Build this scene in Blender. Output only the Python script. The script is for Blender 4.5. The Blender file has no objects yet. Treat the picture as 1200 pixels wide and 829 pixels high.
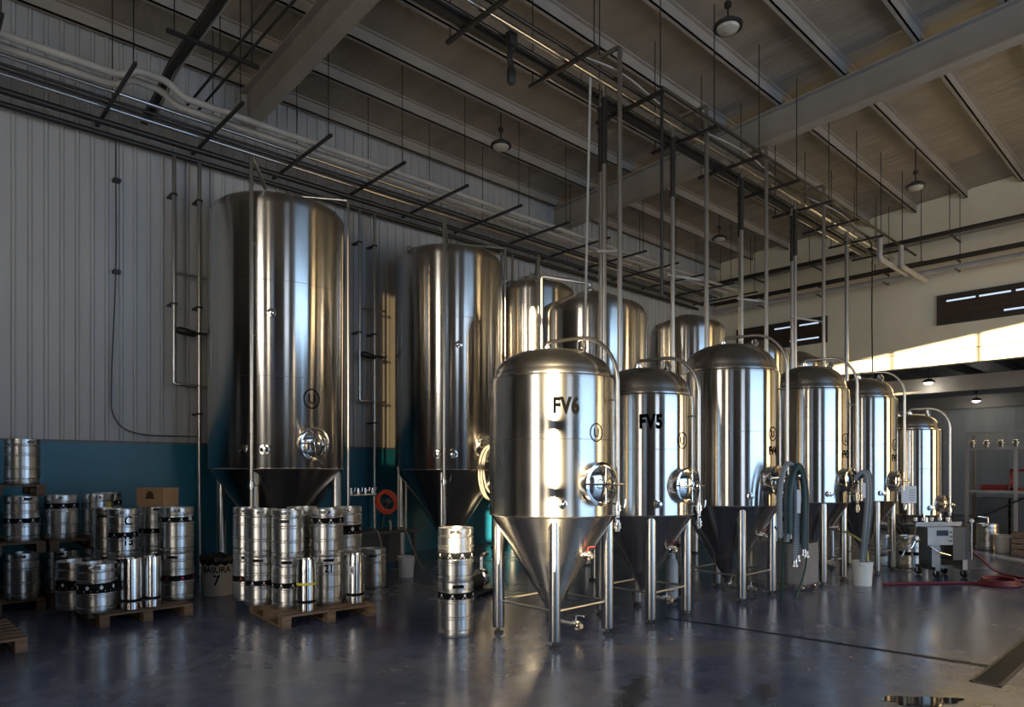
import bpy, math, random
from mathutils import Vector, Matrix
random.seed(7)
SC = bpy.context.scene
COL = SC.collection
PI = math.pi
def rad(a): return math.radians(a)
# ------------------------------------------------------------------ camera, world, light, exposure
cam_d = bpy.data.cameras.new('camera'); cam = bpy.data.objects.new('camera', cam_d); COL.objects.link(cam)
cam.location = (0, 0, 1.8); cam.rotation_euler = (rad(90), 0, rad(47.1 - 90))
cam_d.sensor_width = 36; cam_d.lens = 790 / 1200 * 36; cam_d.shift_y = 134.5 / 1200
cam_d.clip_start = 0.05; cam_d.clip_end = 200
SC.camera = cam
w = bpy.data.worlds.new('sky'); SC.world = w; w.use_nodes = True
w.node_tree.nodes['Background'].inputs[0].default_value = (0.55, 0.72, 1.0, 1)
w.node_tree.nodes['Background'].inputs[1].default_value = 0.9
sun_d = bpy.data.lights.new('sun', 'SUN'); sun = bpy.data.objects.new('sun', sun_d); COL.objects.link(sun)
sun.rotation_euler = Vector((1, 1, -0.125)).to_track_quat('-Z', 'Y').to_euler()
sun_d.energy = 30; sun_d.color = (1.0, 0.80, 0.50); sun_d.angle = rad(0.35)
def area(name, loc, direction, sx, sy, power, color):
    d = bpy.data.lights.new(name, 'AREA'); o = bpy.data.objects.new(name, d); COL.objects.link(o)
    d.shape = 'RECTANGLE'; d.size = sx; d.size_y = sy; d.energy = power; d.color = color
    o.location = loc; o.rotation_euler = Vector(direction).to_track_quat('-Z', 'Y').to_euler()
    return o
# daylight at the aisle-side roller doors and at the loading side
area('daylight_aisle_door', (9.2, -8.3, 3.3), (0, 1, 0), 7.6, 6.2, 640, (0.42, 0.66, 1.0))
area('daylight_aisle_door_b', (1.0, -8.3, 3.3), (0, 1, 0), 2.2, 6.2, 120, (0.66, 0.80, 1.0))
area('daylight_end_door', (17.4, -8.3, 2.9), (0, 1, 0), 2.8, 5.4, 470, (1.0, 0.72, 0.36))
area('daylight_loading_door', (-5.8, 2.4, 3.4), (1, 0, 0), 2.0, 6.2, 400, (1.0, 0.93, 0.82))
area('daylight_loading_door_b', (-5.8, -2.0, 3.6), (1, 0, 0), 1.2, 6.4, 150, (1.0, 0.88, 0.70))
SC.view_settings.view_transform = 'Standard'; SC.view_settings.look = 'None'
SC.view_settings.gamma = 1; SC.view_settings.use_curve_mapping = False
SC.view_settings.exposure = 0.0
SC.cycles.use_denoising = True
SC.cycles.max_bounces = 7; SC.cycles.glossy_bounces = 5; SC.cycles.diffuse_bounces = 4
SC.cycles.sample_clamp_indirect = 8.0
# ------------------------------------------------------------------ materials
MATS = {}
def mat(name, col, rough=0.5, metal=0.0, spec=0.5):
    if name in MATS: return MATS[name]
    m = bpy.data.materials.new(name); m.use_nodes = True; MATS[name] = m
    b = m.node_tree.nodes['Principled BSDF']
    b.inputs['Base Color'].default_value = (*col, 1); b.inputs['Roughness'].default_value = rough
    b.inputs['Metallic'].default_value = metal; b.inputs['Specular IOR Level'].default_value = spec
    return m
def nodes(m): return m.node_tree.nodes, m.node_tree.links, m.node_tree.nodes['Principled BSDF']
def coord(m, scale=(1, 1, 1), kind='Object'):
    n, l, b = nodes(m)
    tc = n.new('ShaderNodeTexCoord'); mp = n.new('ShaderNodeMapping'); mp.inputs['Scale'].default_value = scale
    l.new(tc.outputs[kind], mp.inputs['Vector']); return mp.outputs['Vector']
def noise(m, vec, scale, detail=3, rough=0.5):
    n, l, b = nodes(m); t = n.new('ShaderNodeTexNoise')
    t.inputs['Scale'].default_value = scale; t.inputs['Detail'].default_value = detail; t.inputs['Roughness'].default_value = rough
    l.new(vec, t.inputs['Vector']); return t.outputs['Fac']
def ramp(m, fac, stops):
    n, l, b = nodes(m); r = n.new('ShaderNodeValToRGB')
    while len(r.color_ramp.elements) < len(stops): r.color_ramp.elements.new(0.5)
    for e, (p, c) in zip(r.color_ramp.elements, stops):
        e.position = p; e.color = (*c, 1) if len(c) == 3 else c
    l.new(fac, r.inputs['Fac']); return r.outputs['Color']
def maprange(m, fac, a, b_, lo, hi):
    n, l, b = nodes(m); r = n.new('ShaderNodeMapRange')
    for i, v in enumerate((a, b_, lo, hi)): r.inputs[i + 1].default_value = v
    l.new(fac, r.inputs[0]); return r.outputs[0]
def bump(m, fac, strength, dist):
    n, l, b = nodes(m); bp = n.new('ShaderNodeBump'); bp.inputs['Strength'].default_value = strength; bp.inputs['Distance'].default_value = dist
    l.new(fac, bp.inputs['Height']); l.new(bp.outputs['Normal'], b.inputs['Normal'])
def vary(name, c1, c2, scale=3.0, rough=0.6, metal=0.0, stretch=(1, 1, 1), lo=0.35, hi=0.65, detail=4):
    if name in MATS: return MATS[name]
    m = mat(name, c1, rough, metal); n, l, b = nodes(m)
    f = noise(m, coord(m, stretch), scale, detail); l.new(ramp(m, f, [(lo, c1), (hi, c2)]), b.inputs['Base Color'])
    return m
def brushed(name, c1, c2, rough, aniso, wav=0.4):
    m = mat(name, c1, rough, 1.0); n, l, b = nodes(m)
    v = coord(m, (1, 1, 0.35))
    f = noise(m, v, 2.2, 4, 0.6); l.new(ramp(m, f, [(0.3, c1), (0.7, c2)]), b.inputs['Base Color'])
    g = noise(m, coord(m, (1, 1, 0.5)), 3, 2); l.new(maprange(m, g, 0.3, 0.7, rough * 0.9, rough * 1.1), b.inputs['Roughness'])
    b.inputs['Anisotropic'].default_value = aniso; b.inputs['Anisotropic Rotation'].default_value = 0.25
    t = n.new('ShaderNodeTangent'); t.direction_type = 'RADIAL'; t.axis = 'Z'; l.new(t.outputs[0], b.inputs['Tangent'])
    if wav: bump(m, noise(m, coord(m, (1.6, 1.6, 0.25)), 2.0, 1, 0.3), wav, 0.012)
    return m
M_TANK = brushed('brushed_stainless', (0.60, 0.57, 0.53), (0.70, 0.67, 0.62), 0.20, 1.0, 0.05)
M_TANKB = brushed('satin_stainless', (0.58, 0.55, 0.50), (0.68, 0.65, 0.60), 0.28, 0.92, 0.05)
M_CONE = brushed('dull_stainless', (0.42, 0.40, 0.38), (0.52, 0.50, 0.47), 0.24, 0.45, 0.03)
M_LEG = brushed('leg_stainless', (0.60, 0.59, 0.57), (0.68, 0.67, 0.65), 0.30, 0.85, 0.0)
M_KEG = brushed('keg_stainless', (0.52, 0.51, 0.50), (0.68, 0.67, 0.65), 0.36, 0.6, 0.15)
M_SLIM = brushed('slim_keg_stainless', (0.6, 0.59, 0.58), (0.7, 0.69, 0.68), 0.2, 0.85, 0.0)
M_STEEL = mat('polished_stainless', (0.66, 0.63, 0.59), 0.22, 1.0)
M_CHROME = mat('chrome', (0.72, 0.70, 0.67), 0.10, 1.0)
M_PIPE = mat('pipe_stainless', (0.58, 0.55, 0.50), 0.28, 1.0)
M_DARKPIPE = mat('dark_pipe_metal', (0.055, 0.05, 0.046), 0.42, 0.7)
M_BLACK = mat('black_rubber', (0.012, 0.012, 0.012), 0.55)
M_INK = mat('black_paint_lettering', (0.004, 0.004, 0.004), 0.9, 0, 0.0)
M_BAND = mat('black_label', (0.006, 0.006, 0.007), 0.7, 0, 0.08)
M_WHITE = mat('white_print', (0.75, 0.75, 0.72), 0.5)
M_RED = mat('red_plastic', (0.33, 0.016, 0.012), 0.4)
M_REDPRINT = mat('red_print', (0.6, 0.06, 0.10), 0.5)
M_YELLOW = mat('yellow_tape', (0.75, 0.62, 0.06), 0.5)
M_GREEN = mat('green_hose', (0.008, 0.045, 0.026), 0.45)
M_GREENLABEL = mat('green_label', (0.06, 0.30, 0.12), 0.5)
M_PAPER = mat('paper', (0.62, 0.66, 0.70), 0.7)
M_LAG = vary('white_pipe_lagging', (0.34, 0.32, 0.29), (0.42, 0.395, 0.36), 2.5, 0.55)
M_BUCKET = mat('white_bucket_plastic', (0.66, 0.66, 0.64), 0.45)
M_BIN = mat('bin_plastic', (0.50, 0.48, 0.45), 0.5)
M_BAG = mat('bin_bag', (0.012, 0.012, 0.014), 0.35)
M_WOOD = vary('pallet_wood', (0.115, 0.072, 0.042), (0.21, 0.135, 0.08), 4.0, 0.75, 0, (1, 6, 6))
M_DARKWOOD = vary('old_pallet_wood', (0.085, 0.05, 0.028), (0.16, 0.095, 0.05), 4.0, 0.8, 0, (1, 6, 6))
M_CARD = vary('cardboard', (0.36, 0.20, 0.09), (0.42, 0.25, 0.12), 3, 0.8)
M_BEAM = vary('painted_steel_beam', (0.28, 0.25, 0.215), (0.33, 0.295, 0.255), 1.5, 0.7)
M_LAMP = mat('lamp_housing', (0.03, 0.03, 0.03), 0.45, 0.3)
M_LENS = mat('lamp_lens', (0.45, 0.42, 0.36), 0.3)
M_GREYBOX = vary('cart_stainless', (0.19, 0.185, 0.18), (0.25, 0.245, 0.24), 3, 0.36, 1.0)
M_TABLE = mat('dark_table_metal', (0.07, 0.065, 0.06), 0.5, 0.5)
M_SCREEN = mat('machine_screen', (0.01, 0.015, 0.03), 0.2)
M_CRATE = mat('grey_crate', (0.07, 0.075, 0.085), 0.5)
M_PLEX = mat('clear_panel', (0.9, 0.9, 0.9), 0.05)
nodes(M_PLEX)[2].inputs['Transmission Weight'].default_value = 1.0; nodes(M_PLEX)[2].inputs['IOR'].default_value = 1.02
def hose_mat(name, c1, c2):
    m = mat(name, c1, 0.5); n, l, b = nodes(m)
    wv = n.new('ShaderNodeTexWave'); wv.bands_direction = 'Z'; wv.inputs['Scale'].default_value = 14
    l.new(coord(m), wv.inputs['Vector']); l.new(ramp(m, wv.outputs['Fac'], [(0.3, c1), (0.7, c2)]), b.inputs['Base Color'])
    return m
M_HOSE = hose_mat('grey_ribbed_hose', (0.30, 0.33, 0.36), (0.12, 0.14, 0.16))
M_TEALHOSE = hose_mat('dark_teal_hose', (0.02, 0.07, 0.085), (0.012, 0.04, 0.05))
M_CREAMHOSE = mat('cream_hose', (0.22, 0.19, 0.145), 0.45)
M_YELLOWHOSE = mat('yellow_hose', (0.45, 0.42, 0.16), 0.4)
M_REDHOSE = mat('dark_red_hose', (0.13, 0.008, 0.017), 0.45)
M_ORANGE = mat('orange_red_hose', (0.60, 0.07, 0.02), 0.4)
M_GLOW = mat('daylight_slit', (0.8, 0.85, 0.9), 0.5)
nodes(M_GLOW)[2].inputs['Emission Color'].default_value = (0.62, 0.8, 1.0, 1); nodes(M_GLOW)[2].inputs['Emission Strength'].default_value = 0.8
M_LIT = mat('lit_lamp_lens', (0.9, 0.9, 0.9), 0.5)
nodes(M_LIT)[2].inputs['Emission Color'].default_value = (1.0, 0.97, 0.9, 1); nodes(M_LIT)[2].inputs['Emission Strength'].default_value = 6
M_SHUT = mat('window_frame_dark', (0.035, 0.028, 0.022), 0.5)
M_SHUTP = vary('window_board_brown', (0.035, 0.018, 0.010), (0.05, 0.028, 0.016), 2, 0.45, 0, (1, 0.3, 8))
# floor
M_FLOOR = mat('epoxy_floor', (0.05, 0.055, 0.07), 0.3)
def mk_floor():
    m = M_FLOOR; n, l, b = nodes(m); v = coord(m)
    f1 = noise(m, v, 0.55, 6, 0.62); f2 = noise(m, v, 4.0, 5, 0.65); f3 = noise(m, v, 22, 3)
    c1 = ramp(m, f1, [(0.34, (0.060, 0.075, 0.130)), (0.5, (0.088, 0.104, 0.170)), (0.66, (0.135, 0.145, 0.185))])
    c2 = ramp(m, f2, [(0.30, (0.45, 0.45, 0.47)), (0.55, (1, 1, 1)), (0.78, (1.2, 1.15, 1.1))])
    mx = n.new('ShaderNodeMix'); mx.data_type = 'RGBA'; mx.blend_type = 'MULTIPLY'; mx.inputs[0].default_value = 0.75
    l.new(c1, mx.inputs[6]); l.new(c2, mx.inputs[7])
    # dark wet drag marks and pale scuffs with a shape of their own
    def blob(cx, cy, ax, ay, rot, warp):
        mp = n.new('ShaderNodeMapping'); mp.vector_type = 'TEXTURE'
        mp.inputs['Location'].default_value = (cx, cy, 0); mp.inputs['Rotation'].default_value = (0, 0, rad(rot)); mp.inputs['Scale'].default_value = (ax, ay, 1)
        l.new(v, mp.inputs['Vector']); ln = n.new('ShaderNodeVectorMath'); ln.operation = 'LENGTH'; l.new(mp.outputs[0], ln.inputs[0])
        ad = n.new('ShaderNodeMath'); ad.operation = 'MULTIPLY_ADD'; l.new(noise(m, v, warp, 5, 0.7), ad.inputs[0]); ad.inputs[1].default_value = 2.2; l.new(ln.outputs['Value'], ad.inputs[2])
        return maprange(m, ad.outputs[0], 1.75, 1.95, 1.0, 0.0)
    prev = mx.outputs[2]
    for (cx, cy, ax, ay, rot, wp, col, k) in ((4.30, 3.25, 0.75, 0.16, 22, 5, (0.018, 0.018, 0.022), 0.85), (4.9, 2.55, 0.8, 0.12, 10, 6, (0.02, 0.02, 0.024), 0.7),
                                       (5.75, 1.62, 0.75, 0.38, -20, 4, (0.16, 0.135, 0.10), 0.75), (5.9, 3.7, 1.1, 0.35, -35, 3, (0.15, 0.13, 0.12), 0.5), (8.6, 2.4, 1.6, 0.9, 0, 2, (0.16, 0.15, 0.145), 0.5)):
        mm = n.new('ShaderNodeMix'); mm.data_type = 'RGBA'
        sc = n.new('ShaderNodeMath'); sc.operation = 'MULTIPLY'; l.new(blob(cx, cy, ax, ay, rot, wp), sc.inputs[0]); sc.inputs[1].default_value = k
        l.new(sc.outputs[0], mm.inputs[0]); l.new(prev, mm.inputs[6]); mm.inputs[7].default_value = (*col, 1); prev = mm.outputs[2]
    l.new(prev, b.inputs['Base Color'])
    l.new(maprange(m, f1, 0.3, 0.7, 0.13, 0.33), b.inputs['Roughness'])
    bump(m, f3, 0.06, 0.004)
mk_floor()
M_CEIL = mat('roof_insulation', (0.40, 0.37, 0.33), 0.42)
def mk_ceil():
    m = M_CEIL; n, l, b = nodes(m); v = coord(m, (1.4, 0.35, 1))
    f = noise(m, v, 1.6, 5, 0.6); l.new(ramp(m, f, [(0.3, (0.21, 0.18, 0.145)), (0.7, (0.31, 0.27, 0.22))]), b.inputs['Base Color'])
    bump(m, f, 0.75, 0.10)
mk_ceil()
M_WALLL = mat('white_ribbed_cladding', (0.50, 0.50, 0.50), 0.5)
def mk_wall(m, a, b_, sc, st):
    n, l, b = nodes(m); f = noise(m, coord(m, st), sc, 5, 0.6); l.new(ramp(m, f, [(0.3, a), (0.7, b_)]), b.inputs['Base Color'])
mk_wall(M_WALLL, (0.36, 0.36, 0.36), (0.43, 0.43, 0.42), 1.2, (1, 1, 0.3))
M_TEAL = mat('teal_dado_paint', (0.008, 0.11, 0.17), 0.45); mk_wall(M_TEAL, (0.005, 0.105, 0.175), (0.012, 0.15, 0.235), 1.6, (1, 1, 0.6))
M_WALLB = mat('cream_concrete_wall', (0.72, 0.68, 0.60), 0.6); mk_wall(M_WALLB, (0.76, 0.67, 0.48), (0.86, 0.77, 0.57), 0.9, (1, 1, 0.6))
M_GREYW = mat('grey_back_room_wall', (0.42, 0.42, 0.40), 0.6); mk_wall(M_GREYW, (0.36, 0.36, 0.34), (0.46, 0.46, 0.44), 1.0, (1, 6, 0.2))
M_DARKCEIL = mat('back_room_ceiling', (0.13, 0.13, 0.14), 0.6)
M_PLAINW = mat('plain_wall', (0.10, 0.085, 0.07), 0.8)
M_CAP = mat('dado_cap', (0.10, 0.10, 0.10), 0.5)
M_DRAIN = mat('drain_dark', (0.012, 0.012, 0.013), 0.5)
M_WATER = mat('puddle_water', (0.02, 0.02, 0.02), 0.02)
# ------------------------------------------------------------------ mesh builder
class MB:
    def __init__(s): s.v = []; s.f = []; s.mi = []
    def add(s, vs, fs, mi=0):
        o = len(s.v); s.v += [tuple(p) for p in vs]; s.f += [tuple(i + o for i in f) for f in fs]; s.mi += [mi] * len(fs); return s
    def box(s, lo, hi, mi=0, rz=0, at=(0, 0, 0)):
        c, sn = math.cos(rz), math.sin(rz)
        vs = [(x, y, z) for z in (lo[2], hi[2]) for y in (lo[1], hi[1]) for x in (lo[0], hi[0])]
        vs = [(at[0] + c * x - sn * y, at[1] + sn * x + c * y, at[2] + z) for x, y, z in vs]
        return s.add(vs, [(0, 2, 3, 1), (4, 5, 7, 6), (0, 1, 5, 4), (1, 3, 7, 5), (3, 2, 6, 7), (2, 0, 4, 6)], mi)
    def lathe(s, prof, seg=48, M=None, mi=0, skip=None, a0=0.0):
        vs = []; fs = []; M = M or Matrix()
        for r, z in prof:
            for k in range(seg):
                a = a0 + 2 * PI * k / seg; vs.append(M @ Vector((r * math.cos(a), r * math.sin(a), z)))
        for i in range(len(prof) - 1):
            for k in range(seg):
                if skip and skip(i, k): continue
                k2 = (k + 1) % seg
                fs.append((i * seg + k, i * seg + k2, (i + 1) * seg + k2, (i + 1) * seg + k))
        n = len(prof)
        if prof[0][0] > 1e-6: fs.append(tuple(range(seg))[::-1])
        if prof[-1][0] > 1e-6: fs.append(tuple((n - 1) * seg + k for k in range(seg)))
        return s.add(vs, fs, mi)
    def ring(s, R, r, M=None, seg=48, ts=10, mi=0, e=1.0):
        M = M or Matrix(); vs = []; fs = []
        for i in range(seg):
            a = 2 * PI * i / seg
            for j in range(ts):
                b = 2 * PI * j / ts; q = R + r * math.cos(b)
                vs.append(M @ Vector((q * math.cos(a), q * e * math.sin(a), r * math.sin(b))))
        for i in range(seg):
            for j in range(ts):
                fs.append((i * ts + j, ((i + 1) % seg) * ts + j, ((i + 1) % seg) * ts + (j + 1) % ts, i * ts + (j + 1) % ts))
        return s.add(vs, fs, mi)
    def tube(s, pts, r, seg=12, mi=0, cap=True):
        P = [Vector(p) for p in pts]; n = len(P); vs = []; fs = []
        T = [(P[min(i + 1, n - 1)] - P[max(i - 1, 0)]).normalized() for i in range(n)]
        u = T[0].orthogonal().normalized()
        for i in range(n):
            u = (u - T[i] * u.dot(T[i])).normalized(); w_ = T[i].cross(u)
            rr = r[i] if isinstance(r, (list, tuple)) else r
            k = 1.0
            for j in range(seg):
                b = 2 * PI * j / seg; vs.append(P[i] + (u * math.cos(b) + w_ * math.sin(b)) * rr * k)
        for i in range(n - 1):
            for j in range(seg):
                fs.append((i * seg + j, i * seg + (j + 1) % seg, (i + 1) * seg + (j + 1) % seg, (i + 1) * seg + j))
        if cap: fs.append(tuple(range(seg))[::-1]); fs.append(tuple((n - 1) * seg + j for j in range(seg)))
        return s.add(vs, fs, mi)
    def cyl(s, a, b, r, seg=16, mi=0): return s.tube([a, b], r, seg, mi)
    def ball(s, c, r, mi=0, seg=16, sc=(1, 1, 1)):
        M = Matrix.Translation(c) @ Matrix.Diagonal((*sc, 1))
        return s.lathe([(r * math.cos(a), r * math.sin(a)) for a in [(-PI / 2) + PI * i / 10 for i in range(11)]], seg, M, mi)
    def build(s, name, mats, parent=None, ang=35, loc=None, flat=False):
        me = bpy.data.meshes.new(name); me.from_pydata(s.v, [], s.f); me.validate()
        for m in (mats if isinstance(mats, (list, tuple)) else [mats]): me.materials.append(m)
        if len(me.polygons) == len(s.mi): me.polygons.foreach_set('material_index', s.mi)
        if not flat:
            me.polygons.foreach_set('use_smooth', [True] * len(me.polygons)); me.set_sharp_from_angle(angle=rad(ang))
        me.update(); return link(name, me, parent, loc)
def link(name, me, parent=None, loc=None):
    o = bpy.data.objects.new(name, me); COL.objects.link(o)
    if parent: o.parent = parent
    if loc: o.location = loc
    return o
def tag(o, label, cat, group=None):
    o['label'] = label; o['category'] = cat
    if group: o['group'] = group
    return o
def thing(name, label, cat, loc=(0, 0, 0), rz=0, group=None):
    o = link(name, None); o.location = loc; o.rotation_euler = (0, 0, rz); return tag(o, label, cat, group)
def struct(o): o['kind'] = 'structure'; return o
def bend(pts, R=0.1, n=6):
    """round the corners of a polyline"""
    P = [Vector(p) for p in pts]; out = [P[0]]
    for i in range(1, len(P) - 1):
        a, b, c = P[i - 1], P[i], P[i + 1]; d1 = (a - b); d2 = (c - b)
        r = min(R, d1.length * 0.49, d2.length * 0.49); p1 = b + d1.normalized() * r; p2 = b + d2.normalized() * r
        for k in range(n + 1):
            t = k / n; out.append(p1 * (1 - t) ** 2 + b * 2 * t * (1 - t) + p2 * t * t)
    out.append(P[-1]); return out
def spline(pts, n=8):
    P = [Vector(p) for p in pts]; P = [P[0] * 2 - P[1]] + P + [P[-1] * 2 - P[-2]]; out = []
    for i in range(1, len(P) - 2):
        for k in range(n):
            t = k / n; a, b, c, d = P[i - 1:i + 3]
            out.append(0.5 * ((2 * b) + (c - a) * t + (2 * a - 5 * b + 4 * c - d) * t * t + (3 * b - a - 3 * c + d) * t ** 3))
    out.append(P[-2]); return out
def axis(p, d):  # matrix whose Z runs along d at p
    return Matrix.Translation(p) @ Vector(d).to_track_quat('Z', 'Y').to_matrix().to_4x4()
def text_shape(body, size, sx=0.85, bold=0.012, sp=1.0):
    c = bpy.data.curves.new('lettering', 'FONT'); c.body = body; c.size = size; c.offset = bold * size * 2; c.align_x = 'CENTER'; c.space_character = sp
    c.fill_mode = 'FRONT'; c.resolution_u = 4
    o = bpy.data.objects.new('lettering', c); COL.objects.link(o)
    dg = bpy.context.evaluated_depsgraph_get(); me = o.evaluated_get(dg).to_mesh()
    vs = [(v.co.x * sx, v.co.y) for v in me.vertices]; fs = [tuple(p.vertices) for p in me.polygons]
    o.evaluated_get(dg).to_mesh_clear(); bpy.data.objects.remove(o); bpy.data.curves.remove(c)
    return vs, fs
def wrap_text(mb, body, size, R, ang, z, mi=0, sx=0.85, bold=0.012, sp=1.0):
    vs, fs = text_shape(body, size, sx, bold, sp)
    return mb.add([(R * math.cos(ang + x / R), R * math.sin(ang + x / R), z + y) for x, y in vs], fs, mi)
def flat_text(mb, body, size, M, mi=0, sx=0.85, bold=0.012):
    vs, fs = text_shape(body, size, sx, bold); return mb.add([M @ Vector((x, y, 0)) for x, y in vs], fs, mi)
# ------------------------------------------------------------------ the building
YL, XB, YR, XF = 12.2, 20.9, -8.5, -6.0
SOFF = 4.6
def roof_z(y): return 9.38 - 0.047 * y if y > 2 else 9.286 - 0.047 * (2 - y)
struct(MB().box((XF - 0.3, YR - 0.3, -0.2), (31.3, YL + 0.3, 0)).build('floor', M_FLOOR, flat=True))
m = MB()
for (ya, yb) in ((YL + 0.3, 2), (2, YR - 0.3)):
    n = 16; ys = [ya + (yb - ya) * i / n for i in range(n + 1)]
    for a, b in zip(ys, ys[1:]):
        m.add([(XF - 0.3, a, roof_z(a)), (XB + 0.3, a, roof_z(a)), (XB + 0.3, b, roof_z(b)), (XF - 0.3, b, roof_z(b)),
               (XF - 0.3, a, roof_z(a) + 0.12), (XB + 0.3, a, roof_z(a) + 0.12), (XB + 0.3, b, roof_z(b) + 0.12), (XF - 0.3, b, roof_z(b) + 0.12)],
              [(0, 1, 2, 3), (7, 6, 5, 4), (0, 4, 5, 1), (2, 6, 7, 3), (1, 5, 6, 2), (3, 7, 4, 0)])
struct(m.build('ceiling', M_CEIL, flat=True))
# ribbed cladding above the dado
m = MB(); xs = []; x = XF
while x < XB:
    xs += [(x, 0.0), (x + 0.135, 0.0), (x + 0.15, -0.028), (x + 0.185, -0.028)]; x += 0.20
xs.append((XB, 0.0)); zt = roof_z(YL) + 0.02
vs = [(a, YL + d, z) for a, d in xs for z in (2.22, zt)]; fs = [(2 * i, 2 * i + 2, 2 * i + 3, 2 * i + 1) for i in range(len(xs) - 1)]
m.add(vs, fs).box((XF, YL + 0.02, 2.22), (XB, YL + 0.3, zt))
struct(m.build('wall_left', M_WALLL, flat=True))
struct(MB().box((XF, YL - 0.06, 0), (XB, YL + 0.3, 2.2)).build('wall_left_dado', M_TEAL, flat=True))
struct(MB().box((XF, YL - 0.08, 2.2), (XB, YL + 0.02, 2.235)).build('trim_1', M_CAP, flat=True))
# end wall with the opening into the back room
OPL = 9.6
m = MB()
m.box((XB, YR, SOFF), (XB + 0.3, YL + 0.3, 9.2)).box((XB, OPL, 0), (XB + 0.3, YL + 0.3, SOFF)).box((XB, YR, 0), (XB + 0.3, -2.5, SOFF))
struct(m.build('wall_back', M_WALLB, flat=True))
struct(MB().box((XF, 6.9, 0), (0.0, 7.1, 2.9)).build('wall_light_blocker', M_PLAINW, flat=True))  # unseen low screen, added to keep loading-door light off the stacked kegs
struct(MB().box((XB - 0.006, YR, 4.965), (XB, YL, 4.985)).build('trim_2', M_CAP, flat=True))
# aisle wall with the high window band and a gap beside the roller door; loading wall with a tall grid window
def wall_with_holes(name, along_x, pos, lo, hi, zt, holes, th=0.25):
    m = MB(); us = sorted({lo, hi, *[h[0] for h in holes], *[h[1] for h in holes]}); zs = sorted({0, zt, *[h[2] for h in holes], *[h[3] for h in holes]})
    for a, b in zip(us, us[1:]):
        for c, d in zip(zs, zs[1:]):
            u, z = (a + b) / 2, (c + d) / 2
            if any(h[0] < u < h[1] and h[2] < z < h[3] for h in holes): continue
            if along_x: m.box((a, pos - th, c), (b, pos, d))
            else: m.box((pos - th, a, c), (pos, b, d))
    return struct(m.build(name, M_PLAINW, flat=True))
wall_with_holes('wall_right', True, YR, XF - 0.3, 31.3, 9.0, [(3.4, 10.2, 6.15, 6.97), (4.40, 5.08, 0, 2.2)])
wall_with_holes('wall_front', False, XF, YR, YL, 9.2, [(-7.15, -4.35, 2.05, 7.2), (-2.3, -0.5, 3.6, 7.2)])
m = MB()
for x in (3.45, 5.60, 7.67, 9.72): m.box((x - 0.035, YR - 0.16, 6.15), (x + 0.035, YR - 0.10, 6.97))
struct(m.build('window_3', M_SHUT, flat=True))
m = MB()
for z in (2.1, 2.93, 3.60, 4.8, 6.0): m.box((XF - 0.2, -7.15, z - 0.075), (XF - 0.08, -4.35, z + 0.075))
for y in (-7.1, -5.75, -4.4): m.box((XF - 0.2, y - 0.03, 2.05), (XF - 0.08, y + 0.03, 7.2))
struct(m.build('window_4', M_SHUT, flat=True))
m_ = bpy.data.materials.new('sun_dimming_pane'); m_.use_nodes = True; nt_ = m_.node_tree; nt_.nodes.clear()
o_ = nt_.nodes.new('ShaderNodeOutputMaterial'); t_ = nt_.nodes.new('ShaderNodeBsdfTransparent'); t_.inputs[0].default_value = (0.24, 0.22, 0.19, 1); nt_.links.new(t_.outputs[0], o_.inputs[0])
struct(MB().box((XF - 0.14, -2.3, 3.6), (XF - 0.13, -0.5, 7.2)).build('window_sun_dimmer', m_, flat=True))  # unseen pane, added to dim the sun strip falling on the ribbed wall
# boarded high windows in the end wall
def end_window(name, y0, y1, z0, z1, slits):
    m = MB(); t = 0.10
    m.box((XB - 0.07, y0, z0), (XB + 0.01, y1, z0 + t)).box((XB - 0.07, y0, z1 - t), (XB + 0.01, y1, z1))
    m.box((XB - 0.07, y0, z0 + t), (XB + 0.01, y0 + t, z1 - t)).box((XB - 0.07, y1 - t, z0 + t), (XB + 0.01, y1, z1 - t))
    n = 4
    for i in range(1, n): yy = y0 + (y1 - y0) * i / n; m.box((XB - 0.035, yy - 0.02, z0 + t), (XB + 0.01, yy + 0.02, z1 - t))
    m.box((XB - 0.03, y0 + t, z0 + t), (XB - 0.005, y1 - t, z1 - t), 1)
    for (a, b, z) in slits: m.box((XB - 0.036, a, z - 0.022), (XB - 0.029, b, z + 0.022), 2)
    struct(m.build(name, [M_SHUT, M_SHUTP, M_GLOW], flat=True))
end_window('window_1', 2.2, 5.54, 5.66, 6.46, [(4.66, 5.32, 6.29), (3.9, 4.58, 6.29), (3.05, 3.8, 6.29), (2.4, 2.98, 6.29), (2.5, 4.05, 5.83)])
end_window('window_2', 8.45, 11.4, 5.62, 6.42, [(8.7, 9.3, 6.25), (9.4, 10.1, 6.25), (8.7, 9.6, 5.8)])
# back room
struct(MB().box((30.9, -2.8, 0), (31.2, 12.2, 5.4)).build('wall_far', M_GREYW, flat=True))
struct(MB().box((XB + 0.3, OPL, 0), (31, OPL + 0.3, 5.4)).build('wall_far_left', M_GREYW, flat=True))
struct(MB().box((XB + 0.3, -2.8, 0), (31, -2.5, 5.4)).build('wall_far_right', M_GREYW, flat=True))
struct(MB().box((XB + 0.3, -2.8, 5.25), (31, OPL, 5.4)).build('ceiling_far', M_DARKCEIL, flat=True))
for i in range(9):
    y = 8.9 - i * 1.3
    struct(MB().box((XB + 0.3, y - 0.05, 4.98), (30.9, y + 0.05, 5.25)).build('ceiling_beam', M_DARKCEIL, flat=True))
for x, z0, z1 in ((24.0, 4.15, 4.62), (30.6, 4.1, 4.6)):
    struct(MB().box((x - 0.1, -2.5, z0), (x + 0.1, OPL, z1)).build('ceiling_beam', M_BEAM, flat=True))
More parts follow.
